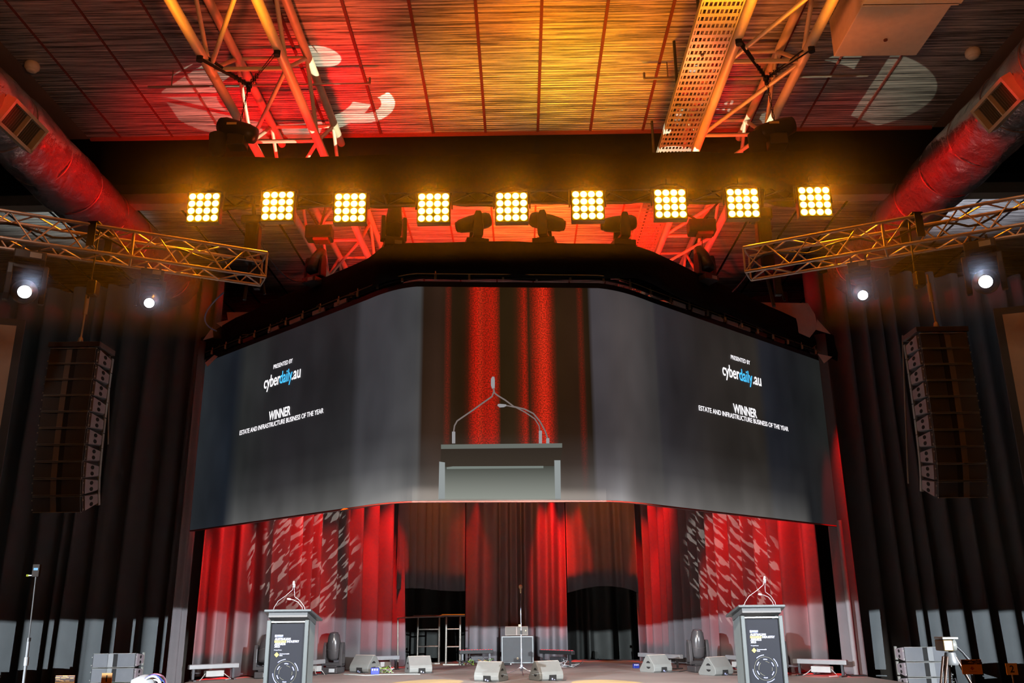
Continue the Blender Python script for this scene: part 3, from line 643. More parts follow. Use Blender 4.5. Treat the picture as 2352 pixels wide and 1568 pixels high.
# hanging header: ladder beams, clamps and sleeves between border and screen
hd = thing('screen_header', 'black ladder beam with clamps along the top edge of the video wall', 'hanging frame', (0, 14, 6.95))
hp = [(x, y - .02 + .05) for x, y in plan]
MB().path([(x, y, 6.99) for x, y in hp], .022, 5).build('rail', BLACKM, hd, True)
MB().path([(x, y + .16, 7.07) for x, y in hp], .014, 5).build('rail', mat('bronze_tube', (.25, .16, .05), .35, .8), hd, True)
MB().path([(x, y - .10, 7.02) for x, y in hp], .008, 5).build('rail', mat('bronze_tube', (.25, .16, .05), .35, .8), hd, True)
rnd = random.Random(11)
def at_s(s, dz, dn=0):
    t = s * STOT; k = 0
    while k < len(SL) - 2 and SL[k + 1] < t: k += 1
    g = (t - SL[k]) / (SL[k + 1] - SL[k]); a, b = plan[k], plan[k + 1]; e = Vector((b[0] - a[0], b[1] - a[1], 0)).normalized()
    return V(a[0] + (b[0] - a[0]) * g, a[1] + (b[1] - a[1]) * g, dz) + Vector((e.y, -e.x, 0)) * dn, e
for i in range(30):
    p, e = at_s((i + .5) / 30, 6.98, .02); mb = MB(); mb.box(p, (.035, .05, .09)); mb.tube(p + V(0, 0, .03), p + V(0, .02, .11), .012)
    mb.build('clamp', mat('dull_zinc', (.42, .38, .30), .35, .8), hd, True)
for i in range(26):
    s = rnd.random(); s = s * .34 if i % 2 else 1 - s * .34
    p, e = at_s(s, 7.0 + rnd.uniform(0, .06), rnd.uniform(-.1, .08)); L_ = rnd.uniform(.08, .3)
    d = (e * rnd.uniform(.5, 1) + V(0, rnd.uniform(-.2, .2), rnd.uniform(-.35, .35))).normalized()
    MB().tube(p, p + d * L_, .009, 5).build('brace_tube', mat('bronze_tube', (.25, .16, .05), .35, .8) if i % 3 else CHROME, hd, True)
for i, s in enumerate((.10, .155, .20, .245, .285, .70, .735, .77, .80, .825, .86, .90)):
    p, e = at_s(s, 6.965, -.01); MB().box(p, (.36, .03, .075), Matrix.Rotation(math.atan2(e.y, e.x), 3, 'Z')).build('sleeve', PALE if 0 < i < 10 else mat('brown_sleeve', (.2, .06, .04), .5), hd, True)
for i, s in enumerate((.425, .455, .50, .53, .56, .60)):
    p, e = at_s(s, 7.06, -.05); mb = MB(); mb.box(p, (.15, .03, .02)); mb.box(p + V(.01, 0, .07), (.10, .03, .015)); mb.build('turnbuckle_plate', mat('pale_plate', (.5, .35, .33), .4, .3), hd, True)
# scraps of pale cloth behind the border
def slab(name, pts3, m, label, group='pale cloth scraps on the screen truss', th=.012):
    mb = MB(); c = [Vector(p) for p in pts3]; nn = (c[1] - c[0]).cross(c[2] - c[0]).normalized() * th; n = len(c)
    mb.add(c + [p + nn for p in c], [tuple(range(n)), tuple(range(2 * n - 1, n - 1, -1))] + [(i, n + i, n + (i + 1) % n, (i + 1) % n) for i in range(n)])
    return tag(mb.build(name, m), label, 'cloth', group)
def PN(pts, y, slope=0): return [PY(a, b, y + slope * (a - pts[0][0])) for a, b in pts]
slab('cloth_scrap', PN([(497, 742), (524, 735), (521, 717), (600, 717), (608, 722), (590, 760), (540, 772)], 17.9), PALE, 'crumpled pale cloth piece behind the left end of the screen truss')
slab('cloth_scrap', PN([(466, 781), (488, 751), (490, 774)], 17.9), PALE, 'small pale triangle of cloth at the far left tip of the screen truss')
slab('cloth_scrap', PN([(1745, 694), (1856, 696), (1872, 722), (1878, 752), (1860, 775), (1790, 745)], 17.9), PALE, 'large pale cloth piece standing up behind the right end of the screen truss')
slab('cloth_scrap', PN([(1877, 733), (1908, 767), (1875, 757)], 17.8), PALE, 'small pale triangle of cloth at the far right tip of the screen truss')
slab('cloth_scrap', PN([(1878, 812), (1912, 819), (1893, 834)], 17.7), PALE, 'small pale flap under the right end of the screen truss')
slab('cloth_scrap', PN([(471, 833), (492, 815), (500, 818), (476, 842)], 17.6), PALE, 'small pale flap under the left end of the screen truss')
slab('cloth_scrap', PN([(922, 640), (952, 633), (962, 602), (968, 603), (971, 633), (985, 634), (984, 639), (940, 645)], 13.75), mat('pink_sleeve', (.5, .2, .18), .5), 'pink lit cloth sleeve hanging at the left bend of the screen truss')

# ------------------------------------------------------------------ blinders
LAMPW = emat('lamp_face', (.92, .96, 1), 4, False)
LAMPR = emat('lamp_rim_bloom', (1, .62, .04), 1.9, False)  # amber rim, widened to carry the bloom round each lamp
AMBG = emat('amber_cell_bloom', (1, .36, .0), .55, False)  # spare emission colour for the amber bloom between lamps
def blinder_proto(loc, label):
    t = thing('blinder_light', label, 'stage light', loc, 0, 'amber blinder lights on the front truss'); s = .113
    b = MB(); b.box((0, .05, 0), (.48, .12, .48)); b.build('housing', CASE, t, False, .01)
    b = MB()
    for k in (-1.5, -.5, .5, 1.5): pass
    b.box((0, -.012, 0), (.455, .006, .455)).build('bloom_panel', emat('amber_gap_bloom', (1, .40, 0), .30, False), t)  # panel given amber emission that paints the bloom between lamps
    for i in range(4):
        for j in range(4):
            mb = MB(); M = Matrix.Translation(V((i - 1.5) * s, -.018, (j - 1.5) * s)) @ Matrix.Rotation(math.pi / 2, 4, 'X')
            n = 24
            c = M @ V(0, 0, .006); vs = [c] + [M @ V(.044 * math.cos(2 * math.pi * k / n), .044 * math.sin(2 * math.pi * k / n), .004) for k in range(n)]
            mb.add(vs, [(0, 1 + k, 1 + (k + 1) % n) for k in range(n)]); mb.cur = 1
            vs = [M @ V(.044 * math.cos(2 * math.pi * k / n), .044 * math.sin(2 * math.pi * k / n), .004) for k in range(n)] + [M @ V(.054 * math.cos(2 * math.pi * k / n), .054 * math.sin(2 * math.pi * k / n), .0) for k in range(n)]
            mb.add(vs, [(k, n + k, n + (k + 1) % n, (k + 1) % n) for k in range(n)])
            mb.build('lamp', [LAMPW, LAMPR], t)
    mb = MB(); mb.path([(-.26, .05, 0), (-.26, .05, .27), (-.1, .05, .33), (.1, .05, .33), (.26, .05, .27), (.26, .05, 0)], .014, 6); mb.build('yoke', BLACKM, t)
    mb = MB(); mb.box((0, .05, .37), (.06, .06, .09)); mb.build('hook_clamp', BLACKM, t)
    return t
BX = [(468, 477), (638.5, 473.5), (804.5, 477.5), (996, 477.5), (1175.5, 476), (1350, 472), (1539.5, 468.5), (1706, 467), (1871, 463)]
LB = ['leftmost amber light of the row of nine, left end of the truss', 'second amber light from the left in the row of nine', 'third amber light from the left in the row, near the left red truss', 'fourth amber light from the left, above the upright moving head',
      'middle amber light of the row of nine, between the two crossed moving heads', 'fourth amber light from the right, above the right sideways moving head', 'third amber light from the right, in front of the cable tray', 'second amber light from the right in the row of nine', 'rightmost amber light of the row of nine, right end of the truss']
proto = None
for (px, py), lb in zip(BX, LB):
    p = PY(px, py, FY - .12); lb = lb
    if proto is None: proto = blinder_proto(p, lb)
    else: dup(proto, p, None, lb)
    ang = math.radians(random.uniform(-2, 2))
    # the lamp bank's own light, forward into the hall and a little spill
    spot('blinder_beam', p + V(0, -.06, 0), p + V(0, -6, -.6), (1, .27, .0), 650, 168, .6, .12)

# ------------------------------------------------------------------ moving heads
def head_profile(L_, r): return [(.02, -L_ / 2), (r * .75, -L_ / 2), (r * .95, -L_ * .40), (r, -L_ * .15), (r * .98, L_ * .10), (r * .80, L_ * .40), (r * .62, L_ * .47), (r * .62, L_ / 2), (.02, L_ / 2)]
def moving_head(loc, label, rotz=0, tilt=0, scale=1.0, group=None, hang=False, lens=None, squat=1.0, casing=None):
    """base box, forked yoke, tapered head; tilt in radians about x (0 = lens up)"""
    cm = casing or CASE
    t = thing('moving_head_light', label, 'stage light', loc, rotz, group); k = scale; f = -1 if hang else 1
    S = lambda *a: V(a[0] * k, a[1] * k, a[2] * k * f)
    b = MB(); b.box(S(0, 0, .07), (.36 * k, .40 * k, .12 * k)); b.box(S(0, 0, .145), (.25 * k, .25 * k, .03 * k)); b.build('base', cm, t, False, .015)
    MB().box(S(.06, -.203, .07), (.13 * k, .006, .07 * k)).build('control_panel', mat('panel_grey', (.3, .32, .34), .4), t)
    for sx_ in (-1, 1):
        pr = [(-.085, .16), (.085, .16), (.095, .30), (.075, .56), (.045, .64), (-.045, .64), (-.075, .56), (-.095, .30)]
        M = Matrix(((0, 0, 1, sx_ * .195 * k), (1, 0, 0, 0), (0, 1, 0, 0), (0, 0, 0, 1)))
        b = MB(); b.prism([(a * k, c * k * f) for a, c in pr], -.035 * k, .035 * k, M); b.build('yoke_arm', cm, t, False, .012)
    b = MB(); b.box(S(0, 0, .19), (.46 * k, .17 * k, .07 * k)); b.build('yoke_base', cm, t, False, .015)
    M = Matrix.Translation(S(0, 0, .50)) @ Matrix.Rotation(tilt + (math.pi if hang else 0), 4, 'X')
    hb = MB(); hb.lathe(head_profile(.56 * k * squat, .152 * k), M @ Matrix.Translation(V(0, 0, .06 * k)), 24); hd_ = hb.build('head', cm, t)
    zl = (.28 * squat + .06) * k
    lm = lens or mat('dark_glass_lens', (.08, .08, .09), .05, .2)
    MB().lathe([(.001, zl + .018 * k), (.05 * k, zl + .013 * k), (.076 * k, zl + .001)], M, 24).build('lens', lm, t)
    MB().path([M @ V(.153 * k * math.cos(a), .153 * k * math.sin(a), 0) for a in [i * math.pi / 12 for i in range(25)]], .004 * k, 4).build('seam_band', mat('seam_grey', (.12, .11, .11), .3, .5), t)
    return t, M
GH = 'moving heads standing on the screen truss'
def truss_head(px, py, label, rz, tilt, sc=1.0, y=14.0): 
    p = PY(px, py, y); moving_head(p, label, rz, tilt, sc * 1.1, GH, squat=1.15)
truss_head(903, 573, 'black moving head pointing up on the screen truss, left of the left sideways one', .3, .15, .86, 14.1)
truss_head(1094, 570, 'black moving head on the screen truss pointing left, left of centre', -1.35, 1.9, .86, 13.95)
truss_head(1252, 568, 'black moving head turned sideways on the screen truss, pointing right, right of centre', 1.35, 1.9, .86, 13.95)
truss_head(1430, 572, 'black moving head lying almost level on the screen truss above the right bend', -1.35, 1.75, .86, 14.1)
truss_head(722, 655, 'red lit moving head standing on the left slope of the screen truss', -.5, -.5, .80, 15.3)
truss_head(1622, 650, 'red lit moving head standing on the right slope of the screen truss', .5, -.5, .80, 15.3)
# heads hanging below the side trusses
LENSON = emat('lit_lens', (.85, .90, 1), 14, False)
for (px, py, lx, ly, lab, k, z0, en) in ((76, 548, 73, 655, 'glowing moving head under the left side truss near the left photo edge', 1.0, 6.2, 40), (350, 632, 356, 693, 'smaller glowing moving head under the left side truss near the video wall', .8, 6.15, 18),
                                          (2248, 555, 2250, 632, 'glowing moving head under the right side truss near the right photo edge', 1.0, 6.2, 40), (1974, 618, 1970, 675, 'smaller glowing moving head under the right side truss near the video wall', .8, 6.15, 18)):
    tP = sideL if px < 1000 else sideR
    d = ray(px, py); A, B = tP; ex, ey = B.x - A.x, B.y - A.y; det = d.x * ey - d.y * ex; tt = (A.x * ey - A.y * ex) / det; p = CAM + d * tt
    p.z = 6.10
    # tilt so that the lens looks at the camera
    rz = math.atan2(-(CAM.x - p.x), -(p.y - CAM.y) * -1) if False else math.atan2(CAM.x - p.x, p.y)
    el = math.atan2(p.z - .5 * k - CAM.z, math.hypot(p.x, p.y))
    t, M = moving_head(p, lab, rz, -(math.pi / 2 - el) + (.12 if k < 1 else 0), k, 'moving heads under the side trusses', True, LENSON)
    [MB().box((hx, 0, .05), (.03, .05, .12)).build('hook_clamp', BLACKM, t) for hx in (-.09, .09)]
    q = V(lx, ly, 0); dd = ray(lx, ly); lp = CAM + dd * ((p.y - .45) / dd.y)
    spot('side_head_beam', lp, CAM + V(0, -2, 1), (.55, .70, 1), en * 9, 46, 1, .05)

# ------------------------------------------------------------------ hoists, slings, chains
def hoist(px, py, y, label, scale, apex, slings, rot=.3):
    p = PY(px, py, y); t = thing('chain_hoist', label, 'hoist', p, 0, 'chain hoists')
    b = MB(); k = scale
    Mx = Matrix.Rotation(math.radians(90), 4, 'Y') @ Matrix.Rotation(rot, 4, 'X')
    b.lathe([(.02, -.26 * k), (.09 * k, -.25 * k), (.115 * k, -.18 * k), (.12 * k, .12 * k), (.10 * k, .22 * k), (.03, .24 * k)], Matrix.Rotation(rot, 4, 'Y') @ Matrix.Rotation(math.pi / 2, 4, 'Y'), 18); b.build('motor_body', BLACKP, t)
    MB().box((.0, 0, -.16 * k), (.22 * k, .18 * k, .16 * k)).build('gearbox', BLACKP, t, False, .02)
    b = MB(); b.lathe([(.04 * k, -.30 * k), (.10 * k, -.24 * k), (.11 * k, -.02), (.09 * k, 0)], Matrix.Translation(V(-.24 * k, 0, -.05 * k)), 14); b.build('chain_bag', WEBB, t)
    MB().box((-.05 * k, -.122 * k, .03 * k), (.12 * k, .005, .03 * k)).build('rating_label', mat('yellowed_label', (.5, .35, .12), .5), t)
    top = PY(*apex, y) - p
    b = MB(); n = max(4, int(top.length / .06))
    for i in range(n):
        q0 = top * (i / n) + V(0, 0, .02); q1 = top * ((i + .8) / n) + V(0, 0, .02); o = V(.012, 0, 0) if i % 2 else V(0, .012, 0); b.path([q0 - o, q0 + o, q1 + o, q1 - o, q0 - o], .006, 4)
    b.build('chain', BLACKM, t)
    b = MB(); b.tube(top - V(0, 0, .10), top + V(0, 0, .02), .035); b.lathe([(.02, -.05), (.05, -.03), (.05, .03), (.02, .05)], Matrix.Translation(top), 10); b.build('hook_block', BLACKM, t)
    for s_ in slings:
        e = V(*s_) - p; b = MB(); dr = (e - top).normalized(); sd = dr.cross(V(0, 1, 0)).normalized()
        for o in (-.03, .03): 
            a_, c_ = top + sd * o * .3, e + sd * o * 1.6; w = V(0, .02, 0) + sd * .022
            b.quad(a_ - w * .7, a_ + w * .7, c_ + w, c_ - w, .008)
        b.tube(e - V(0, .0, .09), e + V(0, 0, .09), .05, 8)
        b.build('sling', WEBB, t)
        b = MB(); 
        for kk in (.12, .2, .28): q = top.lerp(e, kk); b.path([q + V(-.02, 0, -.04), q + V(.02, 0, -.04), q + V(.02, 0, .04), q + V(-.02, 0, .04), q + V(-.02, 0, -.04)], .008, 4)
        b.build('shackle', BLACKM, t)
    return t
hoist(548, 300, 12.05, 'big black chain hoist under the left roof truss above the amber lights', 1.25, (572, 196), [(-4.62, 11.2, 9.55), (-3.46, 11.1, 9.55)], .35)
hoist(1782, 298, 12.05, 'big black chain hoist under the right roof truss above the amber lights', 1.25, (1760, 180), [(3.19, 11.0, 9.55), (4.29, 11.2, 9.55)], -.3)
def gearbox_hoist(x0, y0, x1, y1, Y, label, ups):
    c = PY((x0 + x1) / 2, (y0 + y1) / 2, Y); w = (PY(x1, y0, Y) - PY(x0, y0, Y)).x; h = PY(x0, y0, Y).z - PY(x0, y1, Y).z
    t = thing('chain_hoist', label, 'hoist', c, 0, 'chain hoists')
    MB().box((0, 0, 0), (w, .3, h)).build('motor_body', BLACKP, t, False, .03)
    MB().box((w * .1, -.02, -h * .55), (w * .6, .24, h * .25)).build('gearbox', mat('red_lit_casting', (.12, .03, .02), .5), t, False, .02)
    for u in ups: MB().tube((0, 0, h * .4), PY(*u, Y) - c, .022, 6).build('sling', WEBB, t)
    MB().tube((0, 0, -h * .5), PY((x0 + x1) / 2 + 3, y1 + 60, Y) - c, .008, 5).build('chain', BLACKM, t)
    return t
gearbox_hoist(704, 522, 764, 552, 15.4, 'boxy black chain hoist hanging below the left red lit roof truss', [(700, 470), (752, 462)])
gearbox_hoist(1580, 508, 1642, 538, 15.4, 'boxy black chain hoist hanging below the right red lit roof truss', [(1575, 490), (1652, 462)])
for (px, py0, py1, Y, lab, wd_) in ((576, 502, 606, 11.9, 'tall black hoist bag and motor at the inner end of the left side truss', 34), (1762, 486, 620, 11.9, 'tall black hoist bag and motor at the inner end of the right side truss', 34)):
    a, b2 = PY(px, py0, Y), PY(px, py1, Y); t = thing('chain_hoist', lab, 'hoist', b2, 0, 'chain hoists'); h = a.z - b2.z; w = wd_ * 12 / 2050
    MB().box((0, 0, h * .5), (w, .2, h * .95)).build('motor_body', BLACKP, t, False, .03)
    MB().box((-w * .1, 0, h * .93), (w * 1.5, .24, h * .2)).build('gearbox', BLACKP, t, False, .03)
    MB().tube((.1, .05, h * .1), (.22, .05, -.45), .02).tube((-.02, .05, h * .1), (.0, -.15, -.6), .025).build('sling', WEBB, t)
    MB().box((.12, -.02, -.25), (.10, .1, .3)).build('hook_block', BLACKM, t, False, .02)
    MB().tube((0, 0, h), (-.05 if px < 1000 else .05, 0, h + .35), .03).build('chain', BLACKM, t)
# cables
def cable(name, pts, r, m, label, group=None): return tag(MB().path(pts, r, 6).build(name, m), label, 'cable', group)
def arc(a, b, sag, n=14, side=V(0, 0, 0)):
    a, b = Vector(a), Vector(b); return [a.lerp(b, i / n) - V(0, 0, 1) * sag * 4 * (i / n) * (1 - i / n) + side * 4 * (i / n) * (1 - i / n) for i in range(n + 1)]
cable('hoist_cable', arc(PY(588, 532, 12), PY(700, 645, 15), .25), .014, CABLE, 'black cable sagging from the left end hoist to the screen truss')
cable('hoist_cable', arc(PY(1775, 520, 12), PY(1682, 670, 13.5), .1), .010, mat('dark_red_cable', (.1, .015, .01), .5), 'thin cable running down left of the right side truss end')
cable('blue_cable', arc(PY(513, 672, 12.4), PY(497, 760, 17), .05, 10, V(-.25, 0, 0)), .014, mat('blue_cable_sheath', (.05, .16, .45), .4), 'thin blue cable hanging below the left side truss end')
for i, (A, B, lab) in enumerate(((sideL[0], sideL[1], 'black cables lying in the left side truss'), (sideR[0], sideR[1], 'black cables lying in the right side truss'))):
    pts = []; rnd = random.Random(i)
    for k in range(24): q = A.lerp(B, .03 + .90 * k / 23); pts.append(q + V(0, .03 * math.sin(k * 1.3), .05 + .05 * math.sin(k * .9) + rnd.uniform(-.02, .02)))
    cable('truss_cable', pts, .016, CABLE, lab)
for (px, py0, py1, A, B, lab) in ((232, 530, 625, *sideL, 'black sling wrapped round the left side truss above the hanging speakers'), (2092, 515, 600, *sideR, 'black sling wrapped round the right side truss above the hanging speakers')):
    d = ray(px, py0); ex, ey = B.x - A.x, B.y - A.y; det = d.x * ey - d.y * ex; p = CAM + d * ((A.x * ey - A.y * ex) / det)
    t = thing('rigging_sling', lab, 'sling', (p.x, p.y, 6.38)); b = MB()
    b.box((0, 0, .22), (.14, .46, .012)); b.box((0, -.235, .05), (.10, .012, .34)); b.box((0, .235, .05), (.10, .012, .34)); b.build('strap', WEBB, t)
    MB().tube((-.02, 0, .2), (-.05, 0, -.75), .012).build('chain', BLACKM, t)
    MB().box((.0, 0, -.62), (.12, .14, .2)).build('hook_block', BLACKM, t, False, .02)

# ------------------------------------------------------------------ hanging line arrays
LAW, LAD, LAH = .66, .42, .222
RIMM = mat('pale_cabinet_rim', (.5, .5, .46), .35, .3)
SIDEP = mat('mauve_grey_side_plate', (.30, .26, .28), .5, .2)
def array_cab(side, ground=False):
    t = thing('line_array_speaker', 'x', 'speaker'); w, h, d = LAW, LAH - .012, LAD
    # body: trapezoid, front taller than back
    M = Matrix(((0, 0, 1, 0), (1, 0, 0, 0), (0, 1, 0, 0), (0, 0, 0, 1)))
    b = MB(); b.prism([(0, -h / 2), (d, -h / 2 + .035), (d, h / 2 - .035), (0, h / 2)], -w / 2 + .02, w / 2 - .02, M); b.build('cabinet', mat('array_cabinet_grey', (.10, .10, .105), .5, 0, bump=.2, bscale=90), t)
    gm = mat('array_grille_cloth', (.10, .107, .115), .65, 0, bump=.5, bscale=260); gc = mat('array_centre_strip', (.26, .22, .19), .6)
    if ground: gm = mat('lit_ground_grille', (.22, .23, .25), .6, 0, bump=.5, bscale=260); gc = mat('lit_ground_strip', (.36, .37, .38), .6)  # same grille, lightened for the light falling on the ground stacks
    for s_ in (-1, 1):
        b = MB(); b.quad((s_ * .05, -.012, -h / 2 + .008), (s_ * (w / 2 - .02), -.034, -h / 2 + .008), (s_ * (w / 2 - .02), -.034, h / 2 - .008), (s_ * .05, -.012, h / 2 - .008), .01); b.build('grille', gm, t)
    MB().box((-.055 * side, -.018, 0), (.075, .016, h - .016)).build('centre_strip', gc, t)
    MB().box((.02 * side, -.016, 0), (.06, .014, h - .016)).build('centre_strip', mat('array_centre_strip_dark', (.03, .03, .03), .6), t)
    b = MB(); b.box((0, -.03, h / 2 - .003), (w - .03, .02, .007)); b.box((0, -.03, -h / 2 + .003), (w - .03, .02, .006)); b.build('rim', RIMM, t)
    for s_ in (-1, 1):
        b = MB(); b.prism([(.03, -h / 2 + .01), (d * .92, -h / 2 + .045), (d * .92, h / 2 - .045), (.03, h / 2 - .01)], -.012, .012, M @ Matrix.Translation(V(0, 0, s_ * (w / 2 - .008)))); sp_ = b.build('side_plate', SIDEP, t)
        for z in (-.04, .04):
            b = MB(); Mx = Matrix(((0, 0, 1, s_ * (w / 2 + .006)), (1, 0, 0, .20), (0, 1, 0, z), (0, 0, 0, 1)))
            b.prism([(.045 * math.cos(a), .026 * math.sin(a)) for a in [i * math.pi / 8 for i in range(16)]], -.001, .002, Mx); b.build('handle_hole_shade', mat('hole_shade', (.004, .004, .004), .9), sp_)  # flat black oval painting the shade inside a hole
        for z in (-.07, .05): MB().box((s_ * (w / 2 - .0), -.02, z), (.012, .012, .018)).build('rigging_pin', RIMM, sp_)
    MB().box((side * (w / 2 - .02), d + .03, 0), (.03, .05, h * .95)).build('rear_link', mat('bright_link', (.45, .46, .42), .4, .5), t)
    return t
ORD = ['topmost', 'second from the top', 'third from the top', 'fourth from the top', 'fifth from the top', 'sixth from the top', 'seventh from the top', 'third from the bottom', 'second from the bottom', 'lowest']
def line_array(side, X, Y, ztop, pxy, seed):
    name = 'left' if side > 0 else 'right'
    cab = array_cab(side); pos = V(X, Y, ztop - LAH / 2); ang = math.radians(-1.5)
    angs = [-1.5, -1, 0, 1, 1.5, 2.5, 4, 6, 11, 17]
    for i in range(10):
        a = math.radians(angs[i]); lab = 'black line array speaker, %s cabinet of the %s hanging column' % (ORD[i], name)
        R = Euler((a, 0, 0)); o = cab if i == 0 else dup(cab)
        o.location = pos; o.rotation_euler = R; o['label'] = lab; o['group'] = 'cabinets of the %s hanging speaker column' % name; o['_base'] = list(pos)
        an = math.radians((angs[i] + angs[min(9, i + 1)]) / 2)
        pos = pos + V(0, math.sin(an) * LAH * .985, -math.cos(an) * LAH * .985) 
    t = thing('array_flying_frame', 'dark steel frame on top of the %s hanging speaker column' % name, 'rigging', (X, Y, ztop + .01))
    b = MB(); b.box((0, -.02, .04), (LAW + .04, .04, .07)); b.box((0, LAD, .04), (LAW + .04, .04, .07)); b.box((-LAW / 2, LAD / 2, .04), (.04, LAD, .07)); b.box((LAW / 2, LAD / 2, .04), (.04, LAD, .07)); b.box((.0, LAD / 2, .04), (.06, LAD, .05)); b.build('frame', mat('flying_frame_brown', (.10, .085, .08), .5, .3), t, False, .005)
    top = 6.15 - ztop; b = MB(); b.tube((0, .12, .08), (.0, .15, top), .014); b.lathe([(.02, 0), (.045, .03), (.03, .10), (.015, .12)], Matrix.Translation(V(0, .12, .07)), 8); b.tube((.0, .14, top * .55), (0, .145, top * .85), .03); b.build('lifting_chain', mat('pale_chain', (.5, .42, .28), .4, .5), t)
pL, pR = PY(172, 800, 11.5), PY(2163, 765, 11.5)
line_array(1, pL.x, 11.5, pL.z, None, 1)
line_array(-1, pR.x, 11.5, pR.z, None, 2)
cable('speaker_cable', arc(PY(252, 800, 12), PY(248, 1020, 12), -.0) , .010, mat('grey_cable_sheath', (.25, .27, .26), .5), 'grey speaker cable running down behind the left hanging column')
cable('speaker_cable', arc(PY(2073, 770, 12), PY(2086, 1110, 12), 0), .010, mat('grey_cable_sheath', (.25, .27, .26), .5), 'grey speaker cable running down behind the right hanging column')

# ------------------------------------------------------------------ side projection screens
def proj(name, x0, x1, z0, z1, y0, y1, label):
    t = thing('projection_screen', label, 'screen', ((x0 + x1) / 2, (y0 + y1) / 2, z0)); A, B = V(x0, y0, z0), V(x1, y1, z0); up = V(0, 0, z1 - z0)
    e = (B - A).normalized(); nn = V(e.y, -e.x, 0) 
    MB().quad(A, B, B + up, A + up, -.03).build('projection_surface', mat('beige_projection_cloth', (.50, .36, .26), .8), t, True)
    b = MB(); f = .10
    for p, q in ((A - V(0, 0, f / 2) - e * f, B - V(0, 0, f / 2) + e * f), (A + up + V(0, 0, f / 2) - e * f, B + up + V(0, 0, f / 2) + e * f)): b.quad(p - V(0, 0, f / 2), q - V(0, 0, f / 2), q + V(0, 0, f / 2), p + V(0, 0, f / 2), -.05)
    for p in (A - e * f, B): b.quad(p, p + e * f, p + e * f + up, p + up, -.05)
    b.build('frame', mat('dark_screen_frame', (.05, .045, .042), .6), t, True)
    MB().tube(A.lerp(B, .5) + up + V(0, 0, .1), A.lerp(B, .5) + V(0, 0, 10.6 - z0), .008).build('hanging_wire', BLACKM, t, True)
    return t
a = PY(38, 748, 12); b_ = PY(2302, 722, 12)
proj('l', a.x - 4.2, a.x, 2.6, a.z, 10.6, 12, 'beige projection screen cut off by the left photo edge')
proj('r', b_.x, b_.x + 4.2, 2.6, b_.z, 12, 10.6, 'beige projection screen with dark frame cut off by the right photo edge')
point_tmp = None
# ------------------------------------------------------------------ things on the stage
def SP(px, py): return PZ(px, py, ST)
# lecterns
PANEL = mat('dark_printed_panel', (.0035, .004, .0065), .65, 0, .1, spec=.12)
LFRAME = mat('grey_lectern_frame', (.019, .023, .023), .55, .2)
LTOP = mat('charcoal_lectern_top', (.022, .026, .028), .4)
PRW = mat('print_white', (.21, .22, .30), .5); PRY = mat('print_yellow', (.24, .18, .003), .5); PRB = mat('print_periwinkle', (.11, .13, .30), .5); PRG = mat('print_dim_gold', (.06, .055, .03), .5); PRK = mat('print_black', (.01, .01, .01), .5)
def arc_poly(cx, cz, r0, r1, a0, a1, n=14):
    return [(cx + r1 * math.cos(math.radians(a0 + (a1 - a0) * i / n)), cz + r1 * math.sin(math.radians(a0 + (a1 - a0) * i / n))) for i in range(n + 1)] + [(cx + r0 * math.cos(math.radians(a1 + (a0 - a1) * i / n)), cz + r0 * math.sin(math.radians(a1 + (a0 - a1) * i / n))) for i in range(n + 1)]
